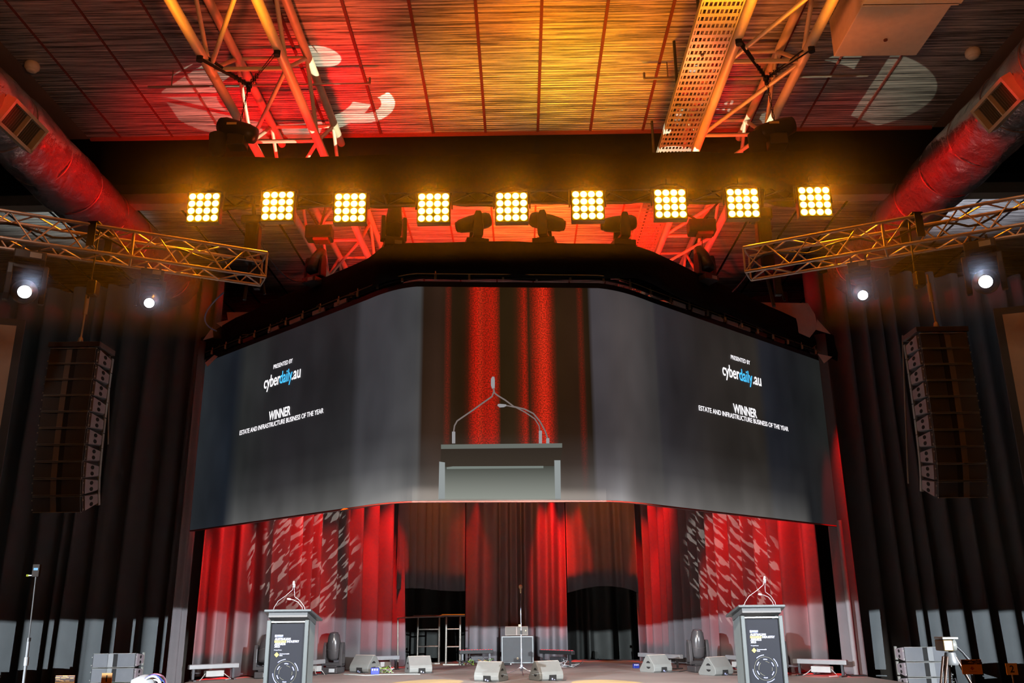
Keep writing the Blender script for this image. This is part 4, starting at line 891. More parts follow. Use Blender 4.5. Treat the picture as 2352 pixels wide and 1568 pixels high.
def lectern(loc, rz, label):
    t = thing('lectern', label, 'lectern', loc, rz); w, hh = .50, 1.14
    b = MB()
    for s in (-1, 1):
        MB().box((s * (w / 2 - .015), .0, hh / 2), (.05, .06, hh)).build('post', LFRAME, t, False, .006)
        MB().box((s * (w / 2 - .02), .20, hh / 2), (.03, .34, hh)).build('side_panel', mat('lectern_side_dark', (.06, .07, .07), .5), t)
    MB().box((0, .008, hh / 2 - .01), (w - .06, .02, hh - .06)).build('front_panel', PANEL, t)
    MB().box((0, -.005, hh - .02), (w - .06, .03, .014)).build('top_rail', mat('pale_rail', (.16, .17, .165), .35, .5), t)
    MB().box((0, .15, .02), (w + .1, .5, .04)).build('foot_plate', LTOP, t, False, .01)
    # sloping top, front (audience) edge high
    M = Matrix.Translation(V(0, .16, hh + .055)) @ Matrix.Rotation(math.radians(-14), 4, 'X')
    b = MB(); b.prism([(-.29, -.25), (.29, -.25), (.33, .25), (-.33, .25)], -.015, .015, M); b.build('reading_top', LTOP, t, False, .008)
    b = MB(); b.prism([(-.24, -.20), (.24, -.20), (.26, .2), (-.26, .2)], -.07, -.016, M); b.build('top_underside', mat('lectern_underside', (.03, .03, .03), .6), t)
    MX = lambda x, z: Matrix.Translation(V(x, -.0045, z)) @ Matrix.Rotation(math.pi / 2, 4, 'X')
    T = lambda txt, x, z, sz, m, bold=.0, wd=None: text_mesh('print_line', txt, sz, m, t, MX(x, z), bold, 'LEFT', wd, .0006)
    b = MB(); FX = Matrix(((1, 0, 0, 0), (0, 0, 1, -.0045), (0, 1, 0, 0), (0, 0, 0, 1)))
    def pr(poly, m, nm='print_shape', lift=0.0): 
        g = FX.copy(); g[1][3] -= lift; MB().prism(poly, -.0006, .0006, g).build(nm, m, t)
    x0 = -.155
    for q in ((x0, .966, .028, .004), (x0, .942, .028, .004), ): pr([(q[0], q[1]), (q[0] + q[2], q[1]), (q[0] + q[2], q[1] + q[3]), (q[0], q[1] + q[3])], PRW, 'print_icon')
    for xx in (x0, x0 + .024): pr([(xx, .942), (xx + .004, .942), (xx + .004, .97), (xx, .97)], PRW, 'print_icon')
    pr([(x0 + .009, .951), (x0 + .019, .951), (x0 + .019, .961), (x0 + .009, .961)], PRW, 'print_icon')
    T('DEFENCE', x0 + .033, .958, .016, PRW, .0006, .068); T('CONNECT', x0 + .033, .943, .016, PRB, .0006, .068)
    T('AUSTRALIAN', x0, .908, .036, PRW, .0014, .195)
    pr([(x0 - .002, .877), (x0 + .138, .877), (x0 + .138, .903), (x0 - .002, .903)], PRY)
    T('DEFENCE', x0 + .002, .880, .031, PRK, .0010, .13).location = (0, -.0015, 0)
    T('INDUSTRY', x0 + .148, .879, .034, PRW, .0014, .155)
    T('AWARDS', x0, .850, .036, PRW, .0014, .135)
    T('2025', x0, .822, .036, PRW, .0004, .068)
    T('Principal Partner', x0, .787, .017, PRW, .0, .095)
    cx, cz, r = x0 + .034, .738, .029
    pr([(cx - r, cz), (cx, cz - r), (cx + r, cz), (cx, cz + r)], PRY)
    T('Commonwealth', x0 + .07, .742, .019, PRW, .0002, .118); T('Bank', x0 + .07, .724, .019, PRW, .0006, .038)
    cx, cz = .0, .53
    for a0, a1 in ((80, 128), (20, -5), (5, 45), (185, 232), (-55, -90)): pass
    for a0, a1 in ((92, 130), (8, 46), (182, 232), (-88, -50)): pr(arc_poly(cx, cz, .150, .158, a0, a1), PRB, 'print_ring_arc')
    for k in range(6): pr(arc_poly(cx, cz, .100, .110, 74 + k * 60, 100 + k * 60), PRB, 'print_ring_arc')
    pr(arc_poly(cx, cz, .132, .1345, 0, 180, 30), PRG, 'print_ring'); pr(arc_poly(cx, cz, .132, .1345, 180, 360, 30), PRG, 'print_ring')
    for a0, a1 in ((50, 85), (130, 190), (-20, 10), (215, 260)): pr(arc_poly(cx, cz, .080, .083, a0, a1), PRG, 'print_ring')
    return t
LY = 11.5
def at_top(pxl, pxr, py, Y): a, b = PY(pxl, py, Y), PY(pxr, py, Y); return (a + b) / 2
cl_ = at_top(612, 712, 1440, LY); cr_ = at_top(1708, 1790, 1430, LY)
lecL = lectern((cl_.x, LY, ST), math.radians(-1), 'dark lectern with awards artwork on the left of the stage, three thin microphones on top')
lecR = lectern((cr_.x + .0, LY, ST), math.radians(3), 'dark lectern with awards artwork on the right of the stage, three thin microphones on top')
def gooseneck(name_, pts_px, Y0, label, sock, group):
    """long thin microphone clipped to the lectern's top"""
    pts = [PY(x, y, Y0 + dy) for x, y, dy in pts_px]; base = pts[0]; t = thing('gooseneck_microphone', label, 'microphone', base, 0, group)
    MB().path(pts, .004, 6).build('stem', mat('bright_stem', (.24, .235, .235), .35, .4), t, True)
    MB().tube(base - V(0, 0, .02), base + V(0, 0, .05), .012, 10).build('socket', CHROME, t, True)
    e = pts[-1]; d = (pts[-1] - pts[-2]).normalized()
    MB().path([e - d * .01, e, e + d * .035, e + d * .045], [.006, .013, .013, .006], 10).build('capsule', mat('silver_mesh', (.55, .55, .55), .35, .7), t, True)
def goosenecks(ox, oy, side):
    g = 'microphones on the %s lectern' % side; Y = LY + .25
    P_ = lambda l: [(ox + x, oy + y, dy) for x, y, dy in l]
    gooseneck('a', P_([(0, 0, 0), (3, -14, -.02), (12, -28, -.06), (30, -41, -.1), (45, -54, -.14), (47, -66, -.16)]), Y, 'thin microphone at the left edge of the %s lectern bending to the right' % side, None, g)
    gooseneck('b', P_([(76, 1, 0), (72, -15, -.02), (62, -29, -.05), (50, -38, -.08), (49, -50, -.1), (49, -60, -.12)]), Y, 'tall outer thin microphone at the right edge of the %s lectern bending to the left' % side, None, g)
    gooseneck('c', P_([(69, 0, 0), (67, -14, -.02), (57, -26, -.05), (46, -31, -.08), (40, -32, -.1)]), Y, 'shorter inner thin microphone on the %s lectern with head pointing left' % side, None, g)
goosenecks(627, 1408, 'left'); goosenecks(1708, 1397, 'right')

# microphone on a straight stand, centre
mp_ = SP(1198, 1550); t = thing('microphone_stand', 'straight chrome microphone stand with tripod base at stage centre', 'microphone stand', mp_)
hm = PY(1198, 1362, mp_.y).z - ST
SSTEEL = mat('satin_stand_steel', (.45, .47, .55), .25, .9)
MB().tube((0, 0, .12), (0, 0, hm * .52), .014, 10).build('lower_tube', SSTEEL, t); MB().tube((0, 0, hm * .52), (0, 0, hm), .008, 8).build('upper_tube', SSTEEL, t)
MB().tube((0, 0, .08), (0, 0, .2), .035, 10).build('hub', SSTEEL, t); MB().tube((0, 0, hm * .49), (0, 0, hm * .54), .022, 10).build('clutch', BLACKP, t); MB().box((-.03, 0, hm * .60), (.05, .03, .05)).build('knob', mat('brass_knob', (.5, .4, .25), .3, .6), t, False, .008)
for a in (195, -15, 275): MB().path([(0, 0, .17), (.13 * math.cos(math.radians(a)), .13 * math.sin(math.radians(a)), .09), (.44 * math.cos(math.radians(a)), .44 * math.sin(math.radians(a)), .015)], .010, 6).build('leg', SSTEEL, t)
m_ = thing('vocal_microphone', 'golden lit vocal microphone on top of the straight stand at stage centre', 'microphone', mp_ + V(0, 0, hm))
MB().lathe([(.012, 0), (.018, .03), (.022, .09)], None, 14).build('handle', mat('warm_metal', (.55, .42, .25), .3, .8), m_)
MB().lathe([(.024, .091), (.036, .11), (.038, .14), (.028, .165), (.008, .175)], None, 16).build('mesh_head', mat('gold_mesh', (.75, .6, .35), .4, .7, bump=.8, bscale=300), m_)

# subwoofer and top speaker
sb = SP(1189, 1523); k = (sb - CAM).dot(_f) / F
t = thing('subwoofer', 'large boxy subwoofer standing on the stage floor behind the microphone stand', 'speaker', sb); w, h = 74 * k, 57 * k / math.cos(PITCH)
b = MB(); b.box((0, .26, h / 2), (w, .5, h)); b.build('cabinet', mat('sub_cabinet', (.20, .22, .22), .5, 0, bump=.3, bscale=90), t, False, .012)
MB().box((0, -.006, h / 2), (w - .07, .02, h - .06)).build('grille', GRILLE, t)
b = MB(); 
for q in ((0, 0, .03, .006), (0, .036, .03, .006), (-.013, .018, .006, .04), (.013, .018, .006, .04)): b.box((q[0], -.018, .10 + q[1]), (q[2], .004, q[3]))
b.build('badge', mat('gold_badge', (.7, .55, .3), .3, .5), t)
w2 = 53 * k; t2 = thing('top_speaker', 'small wide speaker lying on top of the subwoofer', 'speaker', sb + V(-.02, .05, h)); h2 = 20 * k
MB().box((0, .2, h2 / 2 + .015), (w2, .36, h2)).build('cabinet', mat('warm_grey_cabinet', (.26, .21, .18), .5), t2, False, .008)
for s in (-1, 1): MB().box((s * w2 / 4, .012, h2 / 2 + .015), (w2 / 2 - .03, .015, h2 - .03)).build('grille', mat('warm_grille', (.13, .115, .10), .8, 0, bump=.5, bscale=300), t2)
MB().box((w2 / 2 - .06, .0, h2 / 2 + .02), (.025, .006, .025)).build('badge', mat('gold_badge', (.7, .55, .3), .3, .5), t2)

# wedge monitors
def wedge_proto(t):
    # seen from behind/front: slanted baffle faces upstage, rounded back toward audience
    prof = [(-.10, .0), (.30, .0), (.33, .05), (.10, .34), (.02, .34), (-.13, .16), (-.155, .10), (-.145, .03)]      # (y, z): audience side is -y
    M = Matrix(((0, 0, 1, 0), (1, 0, 0, 0), (0, 1, 0, 0), (0, 0, 0, 1))); w = .50
    b = MB(); b.prism(prof, -w / 2, w / 2, M); b.build('cabinet', GREYM, t, False, .012)
    for s in (-1, 1):
        M2 = Matrix(((0, 0, 1, s * (w / 2 + .001)), (1, 0, 0, .03), (0, 1, 0, .15), (0, 0, 0, 1)))
        for sg in (-1, 1):
            pts = [(.07 * math.cos(a), .07 * math.sin(a) * 1.1) for a in [math.radians(28 if sg > 0 else 208) + i * math.radians(125) / 8 for i in range(9)]]
            MB().prism(pts, -.002, .002, M2).build('handle_recess_shade', mat('hole_shade', (.004, .004, .004), .9), t)  # flat black plate painting the shade of a recess
    MB().box((.02, -.142, .055), (.15, .03, .10)).build('connector_recess_shade', mat('hole_shade', (.004, .004, .004), .9), t)  # black block painting the shade of the connector recess
    b = MB(); b.box((.0, -.160, .035), (.02, .03, .03)); b.box((.04, -.160, .02), (.03, .03, .02)); b.build('connector', mat('connector_silver_blue', (.35, .38, .6), .3, .5), t)
    MB().box((0, .055, .342), (w - .02, .05, .006)).build('top_edge', mat('warm_edge', (.4, .32, .27), .5), t)
    MB().path([(.02, -.165, .03), (.04, -.22, .008), (.12, -.26, .008), (.25, -.24, .008)], .006, 5).build('cable', CABLE, t)
wproto = None
for px, py, rz, lab, sc in ((1124, 1564, -22, 'grey wedge monitor left of the microphone stand, nearest pair', 1.0), (1259, 1562, 26, 'grey wedge monitor right of the microphone stand, nearest pair', 1.0),
                        (963, 1545, 20, 'grey wedge monitor in front of the left handrail opening', 1.0), (834, 1544, -30, 'grey wedge monitor near the left moving head with tall cone, blue connector beside', 1.05),
                        (1513, 1543, 34, 'grey wedge monitor in front of the right moving head, behind the other right wedge', 1.0), (1652, 1550, 34, 'grey wedge monitor just left of the right lectern', 1.0)):
    p = SP(px, py)
    if wproto is None:
        wproto = thing('wedge_monitor', lab, 'speaker', p, math.radians(rz), 'wedge monitors on the stage'); wedge_proto(wproto); o = wproto
    else: o = dup(wproto, p, (0, 0, math.radians(rz)), lab)
    o.scale = (sc,) * 3

# moving heads on the floor
GF = 'moving heads standing on the stage floor'
HC = mat('glossy_casing', (.055, .052, .055), .22, .3)
def floor_head(px, py, lab, rz, tilt, sc): moving_head(SP(px, py), lab, rz, tilt, sc, GF, casing=HC)
floor_head(607, 1557, 'moving head on the floor half hidden by the left lectern, tipped to the right', .15, -.45, 1.0)
bpy.data.objects[-1] if False else None
floor_head(765, 1546, 'moving head on the floor right of the left lectern, cone tipped slightly left', -.25, .12, 1.0)
floor_head(1606, 1543, 'moving head on the floor left of the right lectern, cone pointing up', .25, .12, 1.0)
floor_head(1784, 1553, 'moving head on the floor half hidden behind the right lectern', -.1, .1, 1.0)

# LED battens on their feet
BATM = mat('batten_aluminium', (.22, .225, .235), .4, .3); RLED = emat('red_led', (1, .03, .05), 1.1, False)
def batten(x0, y0, x1, y1, lab, lit, hgt=.26, m=None):
    A, B = SP(x0, y0), SP(x1, y1); L_ = (B - A).length; rz = math.atan2(B.y - A.y, B.x - A.x); c = (A + B) / 2
    t = thing('led_batten', lab, 'stage light', c, rz, 'LED battens at the foot of the curtain'); m = m or BATM
    MB().box((0, 0, hgt), (L_, .10, .085)).build('lamp_bar', m, t, False, .01)
    MB().box((0, .0, hgt + .044), (L_ - .03, .07, .008)).build('lens_strip', mat('batten_lens', (.12, .12, .13), .2), t)
    if lit:
        n = 12
        for i in range(n): MB().box((-L_ / 2 + L_ * (i + .5) / n, 0, hgt + .052), (.035, .04, .012)).build('red_led', RLED, t)
    for s in (-1, 1):
        b = MB(); x = s * L_ * .40; b.box((x, 0, hgt * .5), (.045, .03, hgt - .06)); b.box((x, 0, .012), (.05, .26, .022)); b.build('foot', mat('bracket_dark', (.05, .05, .055), .4, .5), t)
    MB().box((.02, .02, hgt * .48), (L_ * .36, .14, .11)).build('power_supply', mat('power_supply_grey', (.30, .31, .31), .45) if not lit else mat('psu_dark', (.02, .02, .022), .5), t, False, .008)
    b = MB(); b.path([(L_ * .2, 0, hgt * .5), (L_ * .28, -.05, hgt * .25), (L_ * .33, -.08, .02), (L_ * .2, -.14, .01)], .009, 5); b.path([(-L_ * .16, 0, hgt * .5), (-L_ * .24, -.05, .05), (-L_ * .3, -.1, .01)], .009, 5); b.build('cable', mat('pale_cable', (.3, .3, .3), .5), t)
batten(430, 1565, 545, 1559, 'long silver LED batten on feet at the far left of the stage', False)
batten(712, 1551, 742, 1548, 'short visible end of a LED batten between the left lectern and a moving head', False)
batten(848, 1540, 915, 1537, 'grey LED batten behind the left wedge monitor', False)
batten(1054, 1527, 1132, 1525, 'black LED batten glowing red left of the subwoofer', True, .30, mat('batten_black', (.008, .008, .008), .6))
batten(1242, 1526, 1318, 1530, 'black LED batten glowing red right of the subwoofer', True, .30, mat('batten_black', (.008, .008, .008), .6))
batten(1470, 1530, 1567, 1537, 'grey LED batten with reddish top behind the right wedge monitor', False)
batten(1672, 1538, 1712, 1541, 'grey LED batten partly hidden by the right lectern', False)
batten(1826, 1550, 1950, 1555, 'long silver LED batten on feet at the far right of the stage', False)

# handrail frames in the left opening
RAILM = mat('galvanised_handrail', (.16, .15, .13), .4, .6)
def rail_frame(name, lab, px0, px1, pyb, ztop_py, nrail, mtop=None):
    A, B = SP(px0, pyb), SP(px1, pyb); B.y = A.y; h = PY(px0, ztop_py, A.y).z - ST
    t = thing('stage_handrail', lab, 'handrail', A, 0, 'handrails in the left doorway'); L_ = B.x - A.x
    for x in (0, L_): MB().tube((x, 0, 0), (x, 0, h), .028, 8).build('post', RAILM, t)
    for i in range(nrail): z = h * (i + 1) / (nrail + .55) if i < nrail else h; MB().tube((0, 0, h * (.36 + .36 * i)), (L_, 0, h * (.36 + .36 * i)), .018, 8).build('rail', RAILM, t)
    MB().tube((-.12, 0, h), (L_ + .12, 0, h), .035, 8).build('top_rail', mtop or RAILM, t)
    MB().box((L_ / 2, -.12, .015), (L_ + .1, .30, .03)).build('foot', RAILM, t)
rail_frame('a', 'dark metal handrail panel standing in the left doorway', 958, 1007, 1524, 1415, 2)
rail_frame('b', 'red lit metal handrail panel at the right side of the left doorway', 1024, 1056, 1526, 1413, 2)
MBt = PY(912, 1418, 22.2); tag(MB().tube(MBt, PY(1012, 1415, 22.2), .02).tube(PY(914, 1418, 22.2), V(PY(914, 1520, 22.2).x, 22.2, ST), .02).build('guard_bar', RAILM), 'thin horizontal guard bar running into the left doorway from the curtain edge', 'handrail')

# small floor clutter
def connector(px, py, lab, s=.1):
    p = SP(px, py); t = thing('power_connector', lab, 'connector', p, .2, 'blue power connectors on the stage floor')
    MB().box((0, 0, s * .55), (s * 1.5, s, s * 1.1)).build('body', BLUEP, t, False, .01); 
    b = MB()
    for i in range(3): b.box((-s * .45 + i * s * .4, -s * .52, s * .8), (s * .18, .01, s * .3))
    b.build('marking', WHITEP, t)
connector(861, 1548, 'blue power connector box beside the left wedge monitor', .12)
connector(1461, 1534, 'small flat blue power connector left of the right wedge monitor', .09)
def clutter(px, py, lab, seed, cols, r=.2):
    rnd = random.Random(seed); p = SP(px, py); t = thing('cable_bundle', lab, 'cables', p, 0, 'cable bundles on the stage floor')
    for i in range(7):
        q = [V(rnd.uniform(-r, r), rnd.uniform(-.1, .1), .01)]
        for k in range(5): q.append(q[-1] * .6 + V(rnd.uniform(-r, r), rnd.uniform(-.08, .08), rnd.uniform(.01, .12)))
        q.append(V(rnd.uniform(-r * 1.3, r * 1.3), rnd.uniform(-.1, 0), .01))
        MB().path([v * .8 for v in q], .0055, 5).build('cable', cols[i % len(cols)], t)
YG = mat('lime_cable', (.15, .30, .03), .5); WC = mat('white_cable', (.3, .3, .3), .5); OC = mat('orange_tape', (.6, .25, .05), .5)
clutter(1117, 1529, 'tangle of white, yellow and orange cables at the end of the left red batten', 3, [CABLE, WC, YG, OC, CABLE])
clutter(1072, 1528, 'tangle of black and lime cables under the left red batten', 4, [CABLE, YG, CABLE])
clutter(1256, 1531, 'tangle of dark cables and orange tape under the right red batten', 5, [CABLE, OC, CABLE, WC])
clutter(1300, 1532, 'thin line of cables trailing right of the right red batten', 6, [CABLE, WC], .3)
clutter(890, 1545, 'white and lime cables behind the left wedge monitor', 7, [WC, YG, CABLE], .15)
t = thing('floor_box', 'small black connector strip on the floor in front of the subwoofer', 'connector', SP(1165, 1527)); MB().box((0, 0, .03), (.22, .1, .05)).build('body', BLACKP, t, False, .008); MB().box((.09, -.052, .03), (.02, .006, .03)).build('marking', WHITEP, t)
for i, (pts, lab) in enumerate(((((790, 1549), (840, 1552), (880, 1550), (940, 1549), (965, 1549)), 'pale cable running along the floor from the left wedge monitor'), (((1530, 1543), (1560, 1543), (1580, 1540), (1600, 1541)), 'thin cable on the floor between the right wedge and the moving head'), (((1690, 1551), (1710, 1549), (1700, 1545), (1680, 1544)), 'loop of cable on the floor beside the right lectern'))):
    cable('floor_cable', [SP(*q) + V(0, 0, .012) for q in pts], .010, CABLE if i else mat('grey_cable_sheath', (.25, .27, .26), .5), lab)
# grey pole and lit strip at the right end of the curtain
a = PY(1929, 1218, 18.2); b_ = PY(1945, 1540, 18.2)
p = thing('curtain_pole', 'slim grey pole at the right end of the red curtain', 'pole', (a.x, 18.2, ST)); MB().tube((0, 0, 0), (0, 0, a.z - ST + .2), .05, 10).build('tube', mat('grey_pole', (.16, .15, .157), .7), p); MB().box((0, 0, .015), (.3, .3, .03)).build('base_plate', BLACKM, p)

# ------------------------------------------------------------------ beside the stage
# ground stacks of the same cabinets
src = [o for o in bpy.data.objects if o.name == 'line_array_speaker'][0]; src2 = [o for o in bpy.data.objects if o.name == 'line_array_speaker.010' or o.name == 'line_array_speaker.001']
def ground_stack(px, py_top, Y, n, side, rz):
    nm = 'left' if side > 0 else 'right'; top = PY(px, py_top, Y); names = ['topmost', 'second from top', 'third from top', 'lowest', 'x', 'y', 'z'] if n <= 4 else ['topmost', 'second from top', 'third from top', 'fourth from top', 'lowest']
    pr = array_cab(side, True); hh = .26; n = min(n, len(names)); k = hh / LAH
    for i in range(n):
        o = pr if i == 0 else dup(pr); o.location = (top.x, Y, top.z - hh * (i + .5)); o.rotation_euler = (0, 0, rz); o.scale = (k * 1.02, k, k)
        o['label'] = '%s grey cabinet of the ground speaker stack %s of the stage' % (names[i], nm); o['group'] = 'cabinets of the %s ground stack' % nm; o['_base'] = list(o.location)
    zb_ = top.z - hh * n; t = thing('stack_base', 'black base under the %s ground speaker stack' % nm, 'stand', (top.x, Y, 0))
    MB().box((0, .2, zb_ / 2), (.8, .5, zb_ - .005)).build('base_box', BLACKP, t, False, .01)
ground_stack(265, 1499, 17.5, 4, 1, .12); ground_stack(2125, 1484, 17.0, 4, -1, -.10)
# camera tripod
P = PY(2172, 1460, 9.7); t = thing('camera_tripod', 'big camera tripod with fluid head standing before the right ground speaker stack', 'tripod', (P.x, P.y, 0)); zt_ = P.z
b = MB(); b.box((0, 0, zt_ - .02), (.16, .20, .022)); b.build('head_plate', mat('tripod_white', (.09, .09, .08), .35), t, False, .004)
b = MB(); b.box((-.03, 0, zt_ - .09), (.10, .2, .11)); b.build('head_body', mat('ochre_fluid_head', (.045, .026, .006), .4), t, False, .01)
MB().lathe([(.055, 0), (.06, .01), (.06, .045), (.04, .05)], Matrix.Translation(V(.03, -.0, zt_ - .09)) @ Matrix.Rotation(math.pi / 2, 4, 'Y'), 18).build('drag_dial', mat('tripod_white', (.09, .09, .08), .35), t)
MB().lathe([(.07, 0), (.08, .02), (.06, .08), (.05, .12)], Matrix.Translation(V(.02, 0, zt_ - .28)), 18).build('bowl', mat('tripod_grey', (.06, .06, .06), .4), t)
MB().path([(.07, 0, zt_ - .08), (.14, -.02, zt_ - .16), (.20, -.05, zt_ - .26), (.24, -.06, zt_ - .3)], [.012, .012, .02, .02], 8).build('pan_handle', BLACKP, t)
for a, c in ((215, 0), (-20, 1), (80, 2)):
    d = V(math.cos(math.radians(a)), math.sin(math.radians(a)), 0); top = V(0, 0, zt_ - .20) + d * .06; bt = d * .60; tt = d.cross(V(0, 0, 1)) * .022; b = MB()
    b.tube(top + tt, bt.lerp(top, .45) + tt, .014).tube(top - tt, bt.lerp(top, .45) - tt, .014).tube(bt.lerp(top, .55), bt, .012); b.box(bt.lerp(top, .5), (.07, .05, .05)); b.build('leg', mat('brown_anodised_leg', (.035, .02, .014), .3, .6), t)
MB().path([(-.05, -.1, zt_ - .42), (-.02, -.12, zt_ - .40), (-.0, -.12, zt_ - .5), (-.03, -.11, zt_ - .62), (-.06, -.1, zt_ - .6), (-.05, -.1, zt_ - .42)], .008, 6).build('carry_strap', BLACKP, t)
# tall telescopic pole with small device, left
A, B = PY(53, 1585, 9.9), PY(84, 1310, 9.9); t = thing('antenna_stand', 'tall thin telescopic stand leaning at the left with a small lit receiver on top', 'stand', (A.x, A.y, 0))
base = V(A.x - (B.x - A.x) * .5, A.y, 0); M1 = A.lerp(B, .42)
MB().tube(base, M1, .016, 8).build('lower_tube', mat('pale_tube', (.07, .072, .075), .6, .2), t, True); MB().tube(M1, B, .007, 8).build('upper_tube', mat('dim_tube', (.02, .02, .02), .8, 0), t, True)
MB().tube(A.lerp(B, .2), A.lerp(B, .27), .024, 8).build('clutch', mat('pale_clutch', (.10, .10, .10), .6), t, True); MB().tube(A.lerp(B, .40), A.lerp(B, .43), .022, 8).build('clutch', BLACKP, t, True)
for a in (200, 330, 90): MB().tube(base + V(0, 0, .25), base + V(.35 * math.cos(math.radians(a)), .35 * math.sin(math.radians(a)), .01), .010, 6).build('leg', BLACKM, t, True)
rc = thing('wireless_receiver', 'small box with glowing blue display on top of the tall thin left stand', 'receiver', B)
MB().box((0, 0, 0), (.075, .04, .13)).build('case', mat('mauve_case', (.010, .008, .007), .9, spec=.05), rc, False, .004); MB().box((0, -.0215, .015), (.045, .003, .025)).build('display', emat('blue_display', (.25, .55, .9), 1.2, False), rc); MB().box((-.09, 0, -.05), (.02, .02, .02)).build('indicator', emat('yellow_led', (.7, .8, .1), .6, False), rc); MB().box((-.05, 0, -.05), (.07, .01, .01)).build('clip', BLACKP, rc)
# tables below the frame with number cards and menu screens
LINEN = mat('white_linen', (.2, .2, .2), .9, 0, .08, 4)
def rtable(x, y, lab):
    t = thing('banquet_table', lab, 'table', (x, y, 0)); MB().lathe([(.9, .0), (.90, .35), (.905, .70), (.90, .735), (.02, .74)], None, 40).build('tablecloth', LINEN, t); MB().tube((0, 0, 0), (0, 0, .7), .05).build('leg', BLACKM, t)
rtable(PY(2290, 1540, 8.0).x + .35, 7.9, 'white clothed round table at the lower right photo corner')
tL = PY(215, 1600, 8.4); rtable(tL.x, 8.5, 'white clothed round table below the left ground speaker stack')
CARD = mat('orange_lit_card', (.85, .42, .14), .6); CARDP = mat('tan_card', (.85, .55, .25), .6)
def number_card(px, py, Y, wpx, hpx, num, lab, m):
    c = PY(px, py, Y); k = (c - CAM).dot(_f) / F; w, h = wpx * k, hpx * k; t = thing('table_number', lab, 'sign', (c.x, Y, .745), .0, 'table number cards'); z = c.z - .745
    MB().box((0, 0, z), (w, .004, h)).build('card', m, t); MB().tube((0, .006, 0), (0, .006, z), .006).build('stem', mat('brass_wire', (.6, .4, .2), .3, .8), t); MB().lathe([(.035, 0), (.03, .01)], None, 16).build('foot', mat('brass_wire', (.6, .4, .2), .3, .8), t)
    text_mesh('number', num, h * .85, mat('black_print', (.01, .01, .01), .6), t, Matrix.Translation(V(0, -.0035, z - h * .28)) @ Matrix.Rotation(math.pi / 2, 4, 'X'), .001, 'CENTER', None, .0005)
number_card(2324, 1536, 8.0, 26, 25, '2', 'tan table number card with a 2 at the lower right corner', CARDP)
number_card(245, 1558, 8.5, 24, 24, '1', 'orange table number card with a 1 in front of the left ground stack', CARD)
def menu(px, py, Y, wpx, hpx, lab):
    c = PY(px, py, Y); k = (c - CAM).dot(_f) / F; w, h = wpx * k, hpx * k; t = thing('table_menu_sign', lab, 'sign', (c.x, Y, .745), 0, 'orange menu signs on the tables'); z = c.z - .745
    MB().box((0, 0, z), (w, .006, h)).build('card', CARD, t); MB().box((0, -.004, z + h * .33), (w, .003, h * .33)).build('dark_band', mat('dark_brown_band', (.06, .02, .01), .5), t)
    b = MB(); rnd = random.Random(int(px))
    for i in range(9): b.box((rnd.uniform(-.42, .4) * w, -.006, z + h * rnd.uniform(.2, .47)), (w * rnd.uniform(.08, .25), .001, h * .03))
    b.build('ornament', CARD, t)
    b = MB(); r = h * .14; b.prism([(-r, z - h * .1), (0, z - h * .1 - r), (r, z - h * .1), (0, z - h * .1 + r)], -.0005, .0005, Matrix(((1, 0, 0, 0), (0, 0, 1, -.0045), (0, 1, 0, 0), (0, 0, 0, 1)))); b.build('diamond_mark', mat('rust_mark', (.45, .08, .02), .5), t)
    MB().box((0, -.0045, z - h * .32), (w * .4, .001, h * .02)).build('text_line', mat('rust_mark', (.45, .08, .02), .5), t)
    b = MB(); b.tube((-.012, .01, 0), (-.012, .01, z), .004).tube((.012, .01, 0), (.012, .01, z), .004); b.box((0, .01, .004), (.07, .06, .008)); b.build('holder', BLACKM, t)
menu(2232, 1531, 8.1, 46, 32, 'orange menu sign with dark band and diamond mark, lower right, before the tripod')
menu(148, 1572, 8.7, 44, 40, 'orange menu sign with dark band at the lower left corner')
# white flight bag with cables
c = PY(347, 1560, 10.1); t = thing('cable_bag', 'white bag of coloured cables on a case left of the stage', 'bag', (c.x, 10.1, 0)); b = MB(); zc = c.z
MB().box((0, 0, (zc - .12) / 2), (.5, .4, zc - .12)).build('case', BLACKP, t, False, .02)
b.lathe([(.10, -.12), (.15, -.08), (.14, .0), (.06, .04), (.02, .05)], Matrix.Translation(V(-.06, 0, zc)), 16); b.build('bag', mat('bag_white', (.16, .16, .16), .6), t)
rnd = random.Random(5)
for i in range(8):
    r0 = rnd.uniform(.06, .12); a0 = rnd.uniform(-.5, .5); m = (WC, BLUEP, YG, WC, mat('magenta_tape', (.12, .03, .06), .5))[i % 5]
    MB().path([V(.06 + r0 * math.cos(a), -.12 + .02 * i, zc - .06 + r0 * math.sin(a)) for a in [a0 + j * math.pi / 10 for j in range(11)]], .010, 5).build('cable', m, t)
# ------------------------------------------------------------------ coloured light on curtains and roof
def cx_at(px): p = PZ(px, interp(BASE, px), ST); return p
def cwash(px, power, dz=1.0, half=9.5, zc=3.0, z0=7.2, col=RED, blend=.7, off=1.25, dpx=0):
    p = cx_at(px); q = cx_at(px + dpx)
    n = V(-p.x * .10, -1, 0).normalized() * off
    src = V(p.x, p.y, z0) + n; ax = V(q.x, q.y, zc)
    spot('curtain_wash', src, ax, col, power, half * 2, blend, .05)
for a in ((446, 190, 8), (500, 330, 9), (545, 200, 8), (655, 260, 8), (700, 300, 8), (735, 160, 7), (822, 330, 8), (872, 420, 9), (905, 200, 6), (1060, 60, 7), (1092, 120, 7), (1270, 420, 9), (1295, 260, 7), (1330, 220, 7), (1502, 330, 8), (1540, 380, 9),
          (1668, 300, 8), (1700, 260, 8), (1745, 240, 8), (1800, 330, 9), (1855, 520, 9), (1900, 330, 8)): cwash(a[0], a[1] * 19, half=a[2] * .95, zc=3.3)
